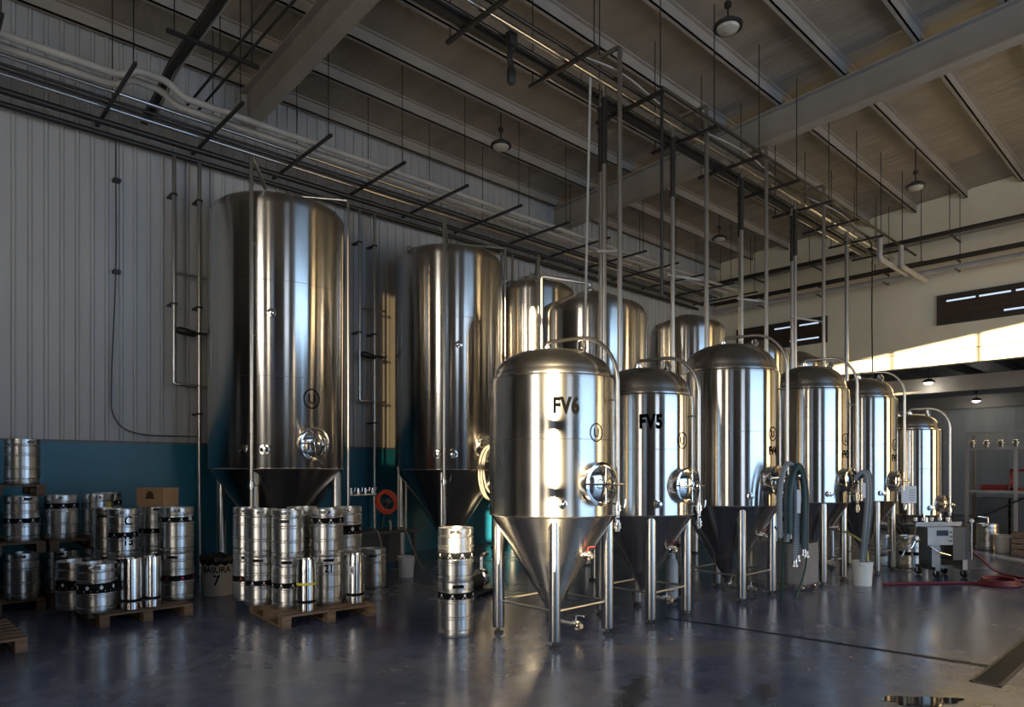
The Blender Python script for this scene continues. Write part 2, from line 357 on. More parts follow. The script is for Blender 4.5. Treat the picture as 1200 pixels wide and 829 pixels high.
# roof girders and purlins
def girder(x):
    m = MB(); a, b = YL, 2.0
    for y0, y1 in ((YL, 2.0), (2.0, YR)):
        zb0, zb1 = roof_z(y0) - 0.83, roof_z(y1) - 0.83
        def bar(hw, d0, d1):
            m.add([(x - hw, y0, zb0 + d0), (x + hw, y0, zb0 + d0), (x + hw, y1, zb1 + d0), (x - hw, y1, zb1 + d0),
                   (x - hw, y0, zb0 + d1), (x + hw, y0, zb0 + d1), (x + hw, y1, zb1 + d1), (x - hw, y1, zb1 + d1)],
                  [(3, 2, 1, 0), (4, 5, 6, 7), (0, 1, 5, 4), (2, 3, 7, 6), (1, 2, 6, 5), (3, 0, 4, 7)])
        bar(0.13, 0, 0.03); bar(0.02, 0.03, 0.57); bar(0.13, 0.57, 0.60)
    struct(m.build('ceiling_beam', M_BEAM, flat=True))
for x in (-3.2, 4.8, 12.87): girder(x)
for i in range(13):
    y = 12.05 - i * 1.2
    if abs(y - 2) < 0.3: y = 2.2
    z = roof_z(y)
    m = MB().box((XF, y - 0.012, z - 0.22), (XB, y + 0.012, z + 0.01)).box((XF, y - 0.012, z - 0.22), (XB, y + 0.07, z - 0.20)).box((XF, y - 0.07, z - 0.02), (XB, y + 0.012, z + 0.01))
    struct(m.build('ceiling_beam', M_BEAM, flat=True))
# ------------------------------------------------------------------ floor drains and puddle
dr = thing('floor_drain', 'dark grated trench drain set in the floor beside the puddle', 'drain', (6.70, 1.43, 0))
m = MB()
for k in range(130):
    m.box((0.02 + k * 0.04, -0.085, 0.001), (0.04 + k * 0.04, 0.085, 0.006))
m.build('grate', M_DRAIN, dr, flat=True)
MB().box((0, -0.11, 0.0005), (5.3, -0.085, 0.007)).box((0, 0.085, 0.0005), (5.3, 0.11, 0.007)).box((0, -0.11, 0.0005), (0.02, 0.11, 0.007)).build('frame', M_DARKPIPE, dr, flat=True)
MB().box((0.0, -0.1, 0.0003), (5.3, 0.1, 0.0012)).build('channel', M_DRAIN, dr, flat=True)
m = MB(); m.add([(7.30, 1.55, 0.001), (7.38, 1.55, 0.001), (7.02, 4.0, 0.001), (6.97, 4.0, 0.001), (6.86, 4.7, 0.001), (6.83, 4.7, 0.001)], [(0, 1, 2, 3), (3, 2, 4, 5)])
m.add([(x, y, 0.004) for x, y, z in m.v], [(0, 1, 2, 3), (3, 2, 4, 5)])
tag(m.build('slot_drain', M_DRAIN, flat=True), 'thin dark slot drain line running across the floor to the trench drain', 'drain')
m = MB(); n = 40; pts = []
for k in range(n):
    a = 2 * PI * k / n; r = 1 + 0.18 * math.sin(3 * a + 1) + 0.1 * math.sin(7 * a)
    pts.append((5.86 + 0.30 * r * math.cos(a) * 0.75 + 0.06 * r * math.sin(a), 1.66 - 0.25 * r * math.cos(a) * 0.75 + 0.10 * r * math.sin(a)))
m.add([(x, y, 0.003) for x, y in pts] + [(x, y, 0.0) for x, y in pts], [tuple(range(n))] + [(i, i + n, (i + 1) % n + n, (i + 1) % n) for i in range(n)])
o = tag(m.build('puddle', M_WATER, flat=True), 'small mirror-like puddle of water on the worn floor', 'puddle')
# ------------------------------------------------------------------ fermenters
def radial(a, d, z): return Vector((d * math.cos(a), d * math.sin(a), z))
def emblem(mb, R, a, z, s):
    n = 40
    vs = []
    for k in range(n):
        t = 2 * PI * k / n
        for q in (s, s * 0.88): x = q * math.cos(t); vs.append((R * math.cos(a + x / R), R * math.sin(a + x / R), z + 1.12 * q * math.sin(t)))
    mb.add(vs, [(2 * i, 2 * ((i + 1) % n), 2 * ((i + 1) % n) + 1, 2 * i + 1) for i in range(n)])
    wrap_text(mb, 'U', s * 1.5, R, a, z - s * 0.52, 0, 0.85, 0.0)
def manway(par, a, d, z, r, tilt=0.0, neck=0.075):
    """round hatch with rim, bulging lid, clamp bar and hand wheel; faces out along angle a"""
    p = radial(a, d, z); dirv = radial(a, 1, tilt).normalized(); M = axis(p - dirv * 0.06, dirv)
    mw = MB().lathe([(r * 0.96, 0), (r * 0.96, neck + 0.04), (r * 1.03, neck + 0.045), (r * 1.03, neck + 0.075), (r * 0.93, neck + 0.08), (r * 0.93, neck + 0.05)], 40, M).build('manway', M_CHROME, par)
    prof = [(r * 0.93, neck + 0.055), (r * 0.92, neck + 0.072), (r * 0.86, neck + 0.074), (r * 0.82, neck + 0.062), (r * 0.6, neck + 0.085), (r * 0.3, neck + 0.098), (0.001, neck + 0.102)]
    MB().lathe(prof, 40, M).build('manway_lid', M_CHROME, mw)
    m = MB(); zz = neck + 0.125
    m.cyl(M @ Vector((-r * 1.05, 0, zz)), M @ Vector((r * 1.05, 0, zz)), r * 0.05, 10).cyl(M @ Vector((0, -r * 0.9, zz)), M @ Vector((0, r * 0.9, zz)), r * 0.045, 10)
    m.cyl(M @ Vector((0, 0, zz - 0.03)), M @ Vector((0, 0, zz + 0.07)), r * 0.06, 10); m.build('clamp_bar', M_CHROME, mw)
    m = MB().ring(r * 0.28, r * 0.035, M @ Matrix.Translation((0, 0, zz + 0.06)), 24, 8); m.cyl(M @ Vector((-r * 0.28, 0, zz + 0.06)), M @ Vector((r * 0.28, 0, zz + 0.06)), r * 0.03, 8)
    m.build('hand_wheel', M_CHROME, mw)
    return mw
def butterfly(par, p, d, r=0.028, handle=(0, 0, 1), red=False, name='valve'):
    p = Vector(p); d = Vector(d).normalized(); M = axis(p, d)
    m = MB().lathe([(r, -0.06), (r, -0.03), (r * 1.7, -0.028), (r * 1.7, -0.012), (r * 1.4, -0.01), (r * 1.4, 0.01), (r * 1.7, 0.012), (r * 1.7, 0.028), (r, 0.03), (r, 0.06)], 20, M)
    v = m.build(name, M_CHROME, par)
    h = Vector(handle).normalized(); h = (h - d * h.dot(d)).normalized()
    q = p + h * r * 3.0
    MB().cyl(p + h * r, q, r * 0.25, 8).tube([q, q + d * r * 1.5 + h * r * 0.5, q + d * r * 3.6 + h * r * 0.7], r * 0.24, 8).build('valve_handle', mat('dark_red_grip', (0.20, 0.012, 0.01), 0.5) if red else M_CHROME, v)
    return v
def fitting(par, p, d, r=0.03, L=0.07, name='fitting'):
    M = axis(Vector(p), d)
    return MB().lathe([(r, 0), (r, L * 0.4), (r * 1.55, L * 0.42), (r * 1.55, L * 0.62), (r * 1.1, L * 0.64), (r * 1.1, L * 0.9), (0.001, L)], 18, M).build(name, M_CHROME, par)
def tank(label, x, y, R, seam, top, dome=0.34, legR=0.86, leg_r=0.063, text=None, text_a=-125, emb=True, manz=1.62, manr=0.2, hoop=True, vert_text=None, cone_k=1.72, rz=0.0, cip_a=-80, man_a=-97, group=None, step=0.045, cip=True, brace=True, shell=None):
    t = thing('fermenter_tank', label, 'tank', (x, y, 0), rz, group)
    zc = top - dome
    body = [(R - 0.012, seam - 0.012), (R, seam), (R, zc - 0.05), (R - 0.006, zc - 0.012), (R - step * 0.7, zc + 0.004), (R - step, zc + 0.010)]
    b = MB().lathe([(0.3, seam - 0.012)] + body + [(0.3, zc + 0.010)], 96).build('body', shell or M_TANK, t, 40)
    Rd = R - step; prof = [(Rd, zc + 0.005), (Rd, zc + 0.045), (Rd - 0.012, zc + 0.06)]
    for k in range(1, 15):
        a = PI / 2 * k / 14; prof.append(((Rd - 0.012) * math.cos(a) ** 0.75 if k < 14 else 0.0005, zc + 0.06 + (dome - 0.06) * math.sin(a) ** 1.15))
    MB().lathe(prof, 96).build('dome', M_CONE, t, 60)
    rt = 0.055; tip = seam - (R - 0.02 - rt) * cone_k; tip = max(tip, 0.2)
    rt = max(rt, (R - 0.02) - (seam - tip) / cone_k)
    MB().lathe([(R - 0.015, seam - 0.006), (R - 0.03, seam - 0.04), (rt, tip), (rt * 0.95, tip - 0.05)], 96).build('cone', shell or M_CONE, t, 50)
    m = MB().ring(R - 0.004, 0.011, Matrix.Translation((0, 0, seam - 0.008)), 96, 8); m.build('skirt_bead', M_STEEL, t)
    # legs
    q = R * legR * math.sqrt(0.5)
    for sx in (-1, 1):
        for sy in (-1, 1):
            lx, ly = sx * q, sy * q
            lg = MB().lathe([(leg_r * 0.92, 0.065), (leg_r, 0.075), (leg_r, seam - 0.05), (leg_r * 0.9, seam - 0.02), (leg_r * 0.5, seam - 0.005)], 28, Matrix.Translation((lx, ly, 0))).build('leg', M_LEG, t)
            MB().lathe([(leg_r * 0.85, 0), (leg_r * 0.85, 0.018), (leg_r * 0.35, 0.022), (leg_r * 0.35, 0.07)], 20, Matrix.Translation((lx, ly, 0))).build('foot', M_TABLE, lg)
    if brace:
        m = MB()
        zb = 0.36
        for (a, c) in (((-q, -q), (q, -q)), ((q, -q), (q, q)), ((q, q), (-q, q)), ((-q, q), (-q, -q))): m.cyl((*a, zb), (*c, zb), 0.013, 10)
        m.build('brace_rail', M_PIPE, t)
    # manway on the aisle side
    if manr: manway(t, rad(man_a), R, manz, manr)
    # sample cock and thermowell
    fitting(t, radial(rad(man_a - 32), R - 0.01, seam + 0.13), radial(rad(man_a - 32), 1, 0), 0.03, 0.09, 'sample_cock')
    # CIP arm: from the dome centre over the shoulder and down the aisle side
    if cip:
        ca = rad(cip_a); d = R + 0.10; zt = top + 0.10
        c0 = radial(rad(cip_a + 180), R * 0.12, 0)
        pts = [c0 + Vector((0, 0, top - 0.03)), c0 + Vector((0, 0, zt)), radial(ca, d * 0.42, zt)]
        p = bend([pts[0], pts[1], pts[2]], 0.06, 5)
        for k in range(1, 9):
            a = PI / 2 * k / 8; p.append(radial(ca, d * 0.42 + d * 0.58 * math.sin(a), zt - (d * 0.62) * (1 - math.cos(a))))
        p.append(radial(ca, d, seam - 0.02))
        arm = MB().tube(p, 0.021, 12).build('cip_pipe', M_PIPE, t)
        for zz in (zc - 0.25, seam + 0.12): MB().cyl(radial(ca, R - 0.02, zz), radial(ca, d, zz), 0.010, 8).build('pipe_bracket', M_PIPE, arm)
        butterfly(t, radial(ca, d, seam + 0.08), (0, 0, 1), 0.024, radial(ca + 0.9, 1, 0))
        butterfly(t, radial(ca, d, seam - 0.10), (0, 0, 1), 0.024, radial(ca - 1.3, 1, 0))
        fitting(t, c0 + Vector((0, 0, top - 0.04)), (0, 0, 1), 0.045, 0.10)
        fitting(t, radial(ca, R * 0.55, zc + dome * 0.75), (0, 0.2, 1), 0.032, 0.16, 'relief_valve')
        fitting(t, radial(ca + 2.6, R * 0.62, zc + dome * 0.70), (0, 0, 1), 0.03, 0.12, 'relief_valve')
    # racking arm on the cone and bottom outlet
    ra = rad(man_a + 6); zr = seam - 0.42; rr = max(R - 0.42 / cone_k, 0.2)
    arm = MB().tube(bend([radial(ra, rr - 0.06, zr), radial(ra, rr + 0.10, zr), radial(ra, rr + 0.10, zr - 0.02)], 0.02), 0.024, 12).build('racking_arm', M_CHROME, t)
    butterfly(t, radial(ra, rr + 0.06, zr), radial(ra, 1, 0), 0.027, (0, 0, 1), True)
    oz = max(tip - 0.11, 0.13)
    out = MB().tube(bend([(0, 0, tip - 0.02), (0, 0, oz), radial(ra, 0.42, oz)], 0.08), 0.026, 12).build('outlet_pipe', M_PIPE, t)
    butterfly(t, radial(ra, 0.34, oz), radial(ra, 1, 0), 0.03, (0, 0, 1))
    if hoop:
        for zz in (zc - (zc - seam) * 0.46,):
            MB().ring(R, 0.0025, Matrix.Translation((0, 0, zz)), 96, 6).build('weld_seam', M_STEEL, t)
    if text:
        o = wrap_text(MB(), text, 0.215, R + 0.0035, rad(text_a), zc - 0.40, 0, 0.74, 0.026, 1.12).build('lettering', M_INK, t, flat=True); o['label'] = 'black letters ' + text
    if emb:
        m = MB(); emblem(m, R + 0.0035, rad(man_a), manz + (0.52 if top < 3.2 else 0.62), 0.085)
        if vert_text: wrap_text(m, vert_text, 0.16, R + 0.0035, rad(man_a), manz + 0.34, 0, 0.7, 0.014)
        m.build('emblem', M_INK, t, flat=True)
    return t
T6b = tank('stainless conical fermenter lettered FV6, standing behind the lone two-keg stack', 5.33, 5.08, 0.69, 1.315, 3.08, 0.33, text='FV6', text_a=-125.5, manz=1.64, manr=0.215, shell=M_TANKB)
T5b = tank('stainless conical fermenter lettered FV5, its leg close beside the FV6 tank', 6.81, 4.96, 0.605, 1.26, 3.02, 0.36, text='FV5', text_a=-136, manz=1.60, manr=0.20)
T3b = tank('broad stainless fermenter between FV5 and the wheeled steel box, coiled hose on its hatch', 8.79, 4.93, 0.70, 1.30, 3.55, 0.42, manz=1.64, manr=0.19, vert_text='FV4')
T4b = tank('slender stainless fermenter just behind the wheeled steel box, hose hanging into a white bucket', 10.85, 4.68, 0.60, 1.28, 3.43, 0.40, legR=0.9, leg_r=0.055, manz=1.62, manr=0.18, vert_text='FV3')
T5c = tank('slim stainless fermenter with two grey kegs standing behind its legs', 12.60, 4.50, 0.55, 1.25, 3.37, 0.36, legR=0.95, leg_r=0.05, manz=1.58, manr=0.17, vert_text='FV2')
T6c = tank('smallest stainless fermenter in the row, behind the wheeled filling machine', 14.15, 4.16, 0.49, 0.95, 2.81, 0.30, legR=0.85, leg_r=0.045, manz=1.15, manr=0.15, emb=False)
# tall storage tanks by the ribbed wall
def tall_tank(label, x, y, R, seam, top, name='storage_tank', seams=(3.2, 4.66), front=None, man=True, em=True, sh=0.42, cone_k=1.5, lr=0.075):
    t = thing(name, label, 'tank', (x, y, 0))
    prof = [(0.3, seam - 0.02), (R - 0.012, seam - 0.012), (R, seam), (R, top - sh)]
    for k in range(1, 9):
        a = PI / 2 * k / 8; prof.append((R - 0.22 * (1 - math.cos(a)), top - sh + 0.24 * math.sin(a)))
    R2 = R - 0.22
    for k in range(1, 9): prof.append((R2 * (1 - k / 8) + 0.0005, top - sh + 0.24 + (sh - 0.24) * math.sin(PI / 2 * k / 8)))
    MB().lathe(prof, 96).build('body', M_TANK, t, 50)
    rt = 0.10; tip = max(seam - (R - rt) * cone_k, 0.22); rt = max(rt, R - (seam - tip) / cone_k) if tip <= 0.221 else rt
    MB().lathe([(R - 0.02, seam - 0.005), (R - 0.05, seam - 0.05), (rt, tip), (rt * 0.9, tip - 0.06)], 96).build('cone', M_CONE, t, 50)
    MB().ring(R - 0.004, 0.012, Matrix.Translation((0, 0, seam - 0.01)), 96, 8).build('skirt_bead', M_STEEL, t)
    for zz in seams: MB().ring(R, 0.0035, Matrix.Translation((0, 0, zz)), 96, 6).build('weld_seam', M_STEEL, t)
    q = R * 0.9 * math.sqrt(0.5)
    for sx in (-1, 1):
        for sy in (-1, 1):
            lg = MB().lathe([(lr, 0.04), (lr, seam - 0.1), (lr * 0.6, seam - 0.03)], 24, Matrix.Translation((sx * q, sy * q, 0))).build('leg', M_LEG, t)
            MB().lathe([(lr * 1.4, 0), (lr * 1.4, 0.03), (lr * 0.6, 0.035), (lr * 0.6, 0.05)], 20, Matrix.Translation((sx * q, sy * q, 0))).build('foot', M_TABLE, lg)
    if man:
        manway(t, rad(-87), R, seam + 0.38, 0.25)
        if em: m = MB(); emblem(m, R + 0.004, rad(-87), seam + 1.08, 0.14); m.build('emblem', M_INK, t, flat=True)
    if front is not None:
        fa = rad(front); d = R + 0.10
        p = MB().tube(bend([radial(fa, d, 0.75), radial(fa, d, top + 0.24), radial(fa, R * 0.55, top - 0.03)], 0.05), 0.03, 12).build('fill_pipe', M_PIPE, t)
        for zz in (seam + 0.15, seam + 2.0, seam + 3.4): MB().cyl(radial(fa, R - 0.02, zz), radial(fa, d, zz), 0.012, 8).build('pipe_bracket', M_PIPE, p)
        butterfly(t, radial(fa, d, 1.55), (0, 0, 1), 0.036, (1, -1, 0))
        sa = fa + rad(14); v = fitting(t, radial(sa, R - 0.01, seam + 2.35), radial(sa, 1, 0), 0.04, 0.13, 'sample_cock')
        va = rad(front + 95); d2 = R + 0.06
        MB().tube(bend([(0, 0, top + 0.02), (0, 0, top + 0.12), radial(va, d2, top + 0.06), radial(va, d2, 0.9)], 0.05), 0.022, 12).build('vent_pipe', M_PIPE, t)
        m = MB(); m.lathe([(0.3, top - 0.05), (0.3, top + 0.03), (0.06, top + 0.05), (0.06, top + 0.15), (0.001, top + 0.16)], 32); m.build('top_hatch', M_STEEL, t)
        MB().ring(0.07, 0.014, Matrix.Translation(radial(fa - 1.2, R * 0.75, top - 0.12)) @ Matrix.Rotation(PI / 2, 4, 'X'), 20, 8).build('lifting_eye', M_STEEL, t)
        for k, da in enumerate((8, 24)): fitting(t, radial(fa + rad(da - 15), R - 0.01, seam + 0.28), radial(fa + rad(da - 15), 1, 0), 0.05, 0.10, 'thermowell')
    return t
B1 = tall_tank('tallest stainless storage tank at the ribbed wall, kegs on a pallet standing before it', 4.81, 10.90, 1.08, 1.80, 6.25, front=-133)
B2 = tall_tank('tall stainless storage tank with a hose coiled on its hatch, behind the lone keg stack', 8.42, 10.95, 1.09, 1.78, 6.27, front=-132, em=False)
B3 = tall_tank('tall stainless tank at the ribbed wall, mostly hidden by the gold lit tank before it', 10.72, 10.85, 0.95, 1.78, 6.05, front=-128, man=False, em=False)
B4 = tall_tank('gold lit stainless tank rising behind the FV6 dome', 8.95, 7.62, 0.95, 1.6, 4.85, seams=(3.1,), front=None, man=False, em=False, sh=0.5)
MB().tube(bend([(-1.0, 0.22, 2.4), (-1.0, 0.22, 4.98), (-0.05, -0.02, 4.98), (-0.05, -0.02, 4.80)], 0.06), 0.026, 12).build('cip_pipe', M_PIPE, B4)
fitting(B4, (-0.05, -0.02, 4.82), (0, 0, 1), 0.05, 0.12); fitting(B4, (-0.5, -0.1, 4.62), (0, 0, 1), 0.03, 0.12, 'relief_valve')
B5 = tall_tank('stainless tank showing its dome between the pipes behind the broad coiled-hose fermenter', 13.1, 8.35, 0.82, 1.5, 5.22, front=None, man=False, em=False, sh=0.45, seams=(3.6,))
B6 = tall_tank('low stainless tank seen past the dome of the broad coiled-hose fermenter', 13.6, 6.95, 0.62, 1.4, 4.52, front=None, man=False, em=False, sh=0.40, seams=(3.0,), lr=0.055)
B7 = tall_tank('small dark-domed tank hidden behind the slender fermenter top', 15.8, 7.05, 0.62, 1.4, 4.56, front=None, man=False, em=False, sh=0.42, seams=(3.0,), lr=0.055)
# ------------------------------------------------------------------ kegs
KEGM = {}
def cached(key, fn):
    if key not in KEGM: KEGM[key] = fn()
    return KEGM[key]
def mesh_of(mb, name, mats, ang=35, flat=False):
    o = mb.build(name, mats, None, ang, None, flat); me = o.data; bpy.data.objects.remove(o); return me
KR, KH = 0.195, 0.58
def keg_body(r, h):
    p = [(r * 0.84, 0.05), (r * 0.86, 0.004), (r * 0.95, 0.0), (r * 0.985, 0.012), (r * 0.985, 0.052), (r * 0.92, 0.062), (r * 0.92, 0.070), (r * 0.985, 0.085)]
    for c in (0.36, 0.655): p += [(r * 0.985, h * c - 0.022), (r * 0.955, h * c - 0.018), (r * 0.955, h * c - 0.013), (r * 1.015, h * c - 0.006), (r * 1.015, h * c + 0.006), (r * 0.955, h * c + 0.013), (r * 0.955, h * c + 0.018), (r * 0.985, h * c + 0.022)]
    p += [(r * 0.985, h - 0.098), (r * 0.92, h - 0.084), (r * 0.92, h - 0.074), (r * 0.985, h - 0.064)]
    i0 = len(p); p += [(r * 0.985, h - 0.056), (r * 0.985, h - 0.018), (r * 0.98, h - 0.004), (r * 0.95, h), (r * 0.92, h - 0.004), (r * 0.915, h - 0.018), (r * 0.915, h - 0.056)]
    p += [(r * 0.90, h - 0.080), (r * 0.6, h - 0.062), (0.03, h - 0.055), (0.0005, h - 0.055)]
    seg = 48
    def skip(i, k): return i in (i0, i0 + 5) and (k % 16) < 5
    m = MB().lathe(p, seg, skip=skip); return mesh_of(m, 'keg_body', M_KEG)
def keg_valve(h): return mesh_of(MB().lathe([(0.032, h - 0.06), (0.032, h - 0.03), (0.022, h - 0.028), (0.022, h - 0.022), (0.0005, h - 0.022)], 20), 'valve', M_STEEL)
def band_mesh(r, z0, z1, m1=None, m2=None, marks=True, n=9):
    mb = MB(); R = r * 0.985 + 0.0018; seg = 48
    vs = [(R * math.cos(2 * PI * k / seg), R * math.sin(2 * PI * k / seg), z) for k in range(seg) for z in (z0, z1)]
    mb.add(vs, [(2 * k, (2 * k + 2) % (2 * seg), (2 * k + 3) % (2 * seg), 2 * k + 1) for k in range(seg)])
    if marks:
        R2 = R + 0.0012; zc = (z0 + z1) / 2; s = (z1 - z0) * 0.30
        for i in range(n):
            a = 2 * PI * i / n
            def P(x, y): return (R2 * math.cos(a + x / R2), R2 * math.sin(a + x / R2), zc + y)
            # small hop-like emblem over a short rule
            mb.add([P(0, s * 1.05), P(-s * 0.62, s * 0.45), P(-s * 0.45, -s * 0.15), P(0, -s * 0.5), P(s * 0.45, -s * 0.15), P(s * 0.62, s * 0.45)], [(0, 1, 2, 3, 4, 5)], 1)
            mb.add([P(-s * 1.3, -s * 0.78), P(s * 1.3, -s * 0.78), P(s * 1.3, -s * 1.05), P(-s * 1.3, -s * 1.05)], [(0, 3, 2, 1)], 1)
    return mesh_of(mb, 'label_band', [m1 or M_BAND, m2 or M_WHITE], flat=False)
def keg(label, x, y, z, kind='plain', rz=0.0, r=KR, h=KH, group=None, text=None, text_a=None, sticker=None):
    rz = math.atan2(-y, -x) - 0.33 + (rz - 0.7) * 0.5
    t = thing('beer_keg', label, 'keg', (x, y, z), rz, group)
    link('keg_body', cached(('b', r, h), lambda: keg_body(r, h)), t)
    link('valve', cached(('v', h), lambda: keg_valve(h)), t)
    def band(k, z0, z1, **kw): link('label_band', cached((k, r, h, z0), lambda: band_mesh(r, z0, z1, **kw)), t)
    if kind == 'high': band('hi', h * 0.69, h * 0.80)
    if kind == 'top': band('tp', h * 0.70, h * 0.82)
    if kind == 'centre': band('ct', h * 0.44, h * 0.56)
    if kind == 'mid': band('md', h * 0.41, h * 0.61)
    if kind == 'low': band('lo', h * 0.41, h * 0.52)
    if kind == 'red': band('rd', h * 0.42, h * 0.54, m2=M_REDPRINT, n=7)
    if text:
        mb = MB(); a = (text_a if text_a is not None else math.atan2(-y, -x)) - rz
        for (s, size, zz) in text: wrap_text(mb, s, size, r * 0.985 + 0.002, a, zz, 0, 0.85, 0.014)
        mb.build('lettering', M_INK, t, flat=True)
    if sticker:
        a, z0, z1, wd, mm = sticker; R = r * 0.985 + 0.002; a -= rz; mb = MB(); n = 6
        vs = [(R * math.cos(a + wd * (k / n - 0.5) / R), R * math.sin(a + wd * (k / n - 0.5) / R), zz) for k in range(n + 1) for zz in (z0, z1)]
        mb.add(vs, [(2 * k, 2 * k + 2, 2 * k + 3, 2 * k + 1) for k in range(n)]); mb.build('sticker', mm, t, flat=True)
    return t
def slim_keg(label, x, y, z, r=0.112, h=0.60, tape=None, note=None, group=None):
    t = thing('slim_keg', label, 'keg', (x, y, z), random.uniform(0, 6), group)
    p = [(r * 0.9, 0.03), (r * 0.92, 0.003), (r, 0.003), (r, 0.085), (r * 0.955, 0.09), (r * 0.955, 0.125), (r, 0.13), (r, h - 0.10), (r * 0.985, h - 0.085), (r * 0.97, h - 0.08), (r * 0.97, h - 0.008), (r * 0.94, h), (r * 0.90, h - 0.008), (r * 0.88, h - 0.06), (r * 0.5, h - 0.045), (0.0005, h - 0.04)]
    link('keg_body', cached(('s', r, h), lambda: mesh_of(MB().lathe(p, 40), 'keg_body', M_SLIM)), t)
    mb = MB().lathe([(r * 0.957, 0.092), (r * 0.962, 0.095), (r * 0.962, 0.120), (r * 0.957, 0.123)], 40); link('base_band', cached(('sb', r), lambda: mesh_of(mb, 'base_band', M_BAND)), t)
    link('valve', cached(('v', h), lambda: keg_valve(h)), t)
    if tape: mb = MB().lathe([(r, tape), (r + 0.002, tape + 0.002), (r + 0.002, tape + 0.028), (r, tape + 0.03)], 40); mb.build('tape_band', M_YELLOW, t)
    if note:
        a = note - t.rotation_euler[2]; R = r + 0.0015; mb = MB(); n = 6
        vs = [(R * math.cos(a + 0.075 * (k / n - 0.5) / R), R * math.sin(a + 0.075 * (k / n - 0.5) / R), zz) for k in range(n + 1) for zz in (0.36, 0.46)]
        mb.add(vs, [(2 * k, 2 * k + 2, 2 * k + 3, 2 * k + 1) for k in range(n)])
        wrap_text(mb, '2L', 0.06, R + 0.001, a, 0.39, 1); mb.build('sticker', [M_PAPER, M_INK], t, flat=True)
    return t
def pallet(label, x, y, z, rz=0.0, lx=1.0, ly=1.2, m_=None, group=None):
    """wooden pallet, centre x y; deck boards run along x, h = 0.144"""
    t = thing('wooden_pallet', label, 'pallet', (x, y, z), rz, group); m_ = m_ or M_WOOD
    def deck():
        mb = MB(); n = 7; bw = 0.115
        for i in range(n): yy = -ly / 2 + bw / 2 + (ly - bw) * i / (n - 1); mb.box((-lx / 2, yy - bw / 2, 0.122), (lx / 2, yy + bw / 2, 0.144))
        for xx in (-lx / 2 + 0.05, 0, lx / 2 - 0.05): mb.box((xx - 0.05, -ly / 2, 0.100), (xx + 0.05, ly / 2, 0.122))
        return mesh_of(mb, 'deck', m_, flat=True)
    link('deck', cached(('deck', lx, ly, m_.name), deck), t)
    bl = cached(('block', m_.name), lambda: mesh_of(MB().box((-0.05, -0.07, 0.02), (0.05, 0.07, 0.100)), 'block', m_, flat=True))
    for xx in (-lx / 2 + 0.05, 0, lx / 2 - 0.05):
        for yy in (-ly / 2 + 0.07, 0, ly / 2 - 0.07): link('block', bl, t, (xx, yy, 0))
    rn = cached(('run', ly, m_.name), lambda: mesh_of(MB().box((-0.05, -ly / 2, 0), (0.05, ly / 2, 0.02)), 'runner', m_, flat=True))
    for xx in (-lx / 2 + 0.05, 0, lx / 2 - 0.05): link('runner', rn, t, (xx, 0, 0))
    return t
def toward_cam(x, y): return math.atan2(-y, -x)
G = 'kegs on the pallets'
# the lone stack
keg('sunlit keg with a black emblem label, on top of the lone two-keg stack', 4.53, 5.77, KH, 'centre', 0.7)
keg('lower keg of the lone two-keg stack standing on bare floor', 4.53, 5.77, 0, 'top', 1.0)
# pallet before the tallest tank
pallet('light wooden pallet under the keg group in front of the tallest tank', 3.87, 7.80, 0, rad(-5), 1.15)
z0 = 0.144
def grip(x, y, da=0.0, z=0.465): a_ = toward_cam(x, y) + da; return (a_, z, z + 0.036, 0.115, M_BLACK)
keg('bottom keg with thin black label, behind the yellow-taped slim keg', 3.55, 7.77, z0, 'low', 0.5)
keg('plain ribbed keg on top behind the yellow-taped slim keg, with a wide dark grip', 3.55, 7.77, z0 + KH, 'plain', 0.3, sticker=grip(3.55, 7.77, -0.25, 0.43))
a = toward_cam(3.99, 7.64)
keg('keg stencilled 21 at the bottom of its pallet stack', 3.99, 7.64, z0, 'plain', 0.9, text=[('21', 0.13, 0.40)], text_a=a + 0.1)
keg('keg with black emblem label under its rim, standing on the keg stencilled 21', 3.99, 7.64, z0 + KH, 'top', 0.4)
keg('bottom keg with black label, beside the thin-labelled bottom keg toward the lettered bin', 3.38, 8.165, z0, 'low', 0.3)
keg('plain top keg between the dark-gripped top keg and the pallet end by the bin', 3.38, 8.165, z0 + KH, 'plain', 0.8)
keg('bottom keg hidden in the middle of the pallet group before the tallest tank', 3.93, 8.20, z0, 'low', 0.6)
keg('upper plain keg hidden mostly behind the stencilled stack', 3.93, 8.20, z0 + KH, 'plain', 0.6)
keg('bottom keg directly behind the slim keg with a paper note', 4.35, 7.82, z0, 'plain', 1.1)
keg('top keg with green sticker and black label, above the slim keg with paper note', 4.35, 7.82, z0 + KH, 'mid', 0.8, sticker=(toward_cam(4.35, 7.82) - 0.75, 0.37, 0.45, 0.10, M_GREENLABEL))
slim_keg('slim steel keg with a yellow tape band on the pallet edge', 3.60, 7.40, z0, tape=0.30)
slim_keg('slim steel keg with a white paper note on the pallet edge', 4.25, 7.42, z0, note=toward_cam(4.25, 7.42) - 0.35)
keg('bottom keg with red printed label at the end of the pallet by the lettered bin', 3.35, 8.55, z0, 'red', 0.6, r=0.165)
keg('plain topmost keg at the end of the pallet by the lettered bin', 3.35, 8.55, z0 + KH, 'plain', 0.6, r=0.165)
keg('single plain keg on the floor beside the dark table', 5.45, 8.98, 0, 'plain', 0.4, sticker=grip(5.45, 8.98))
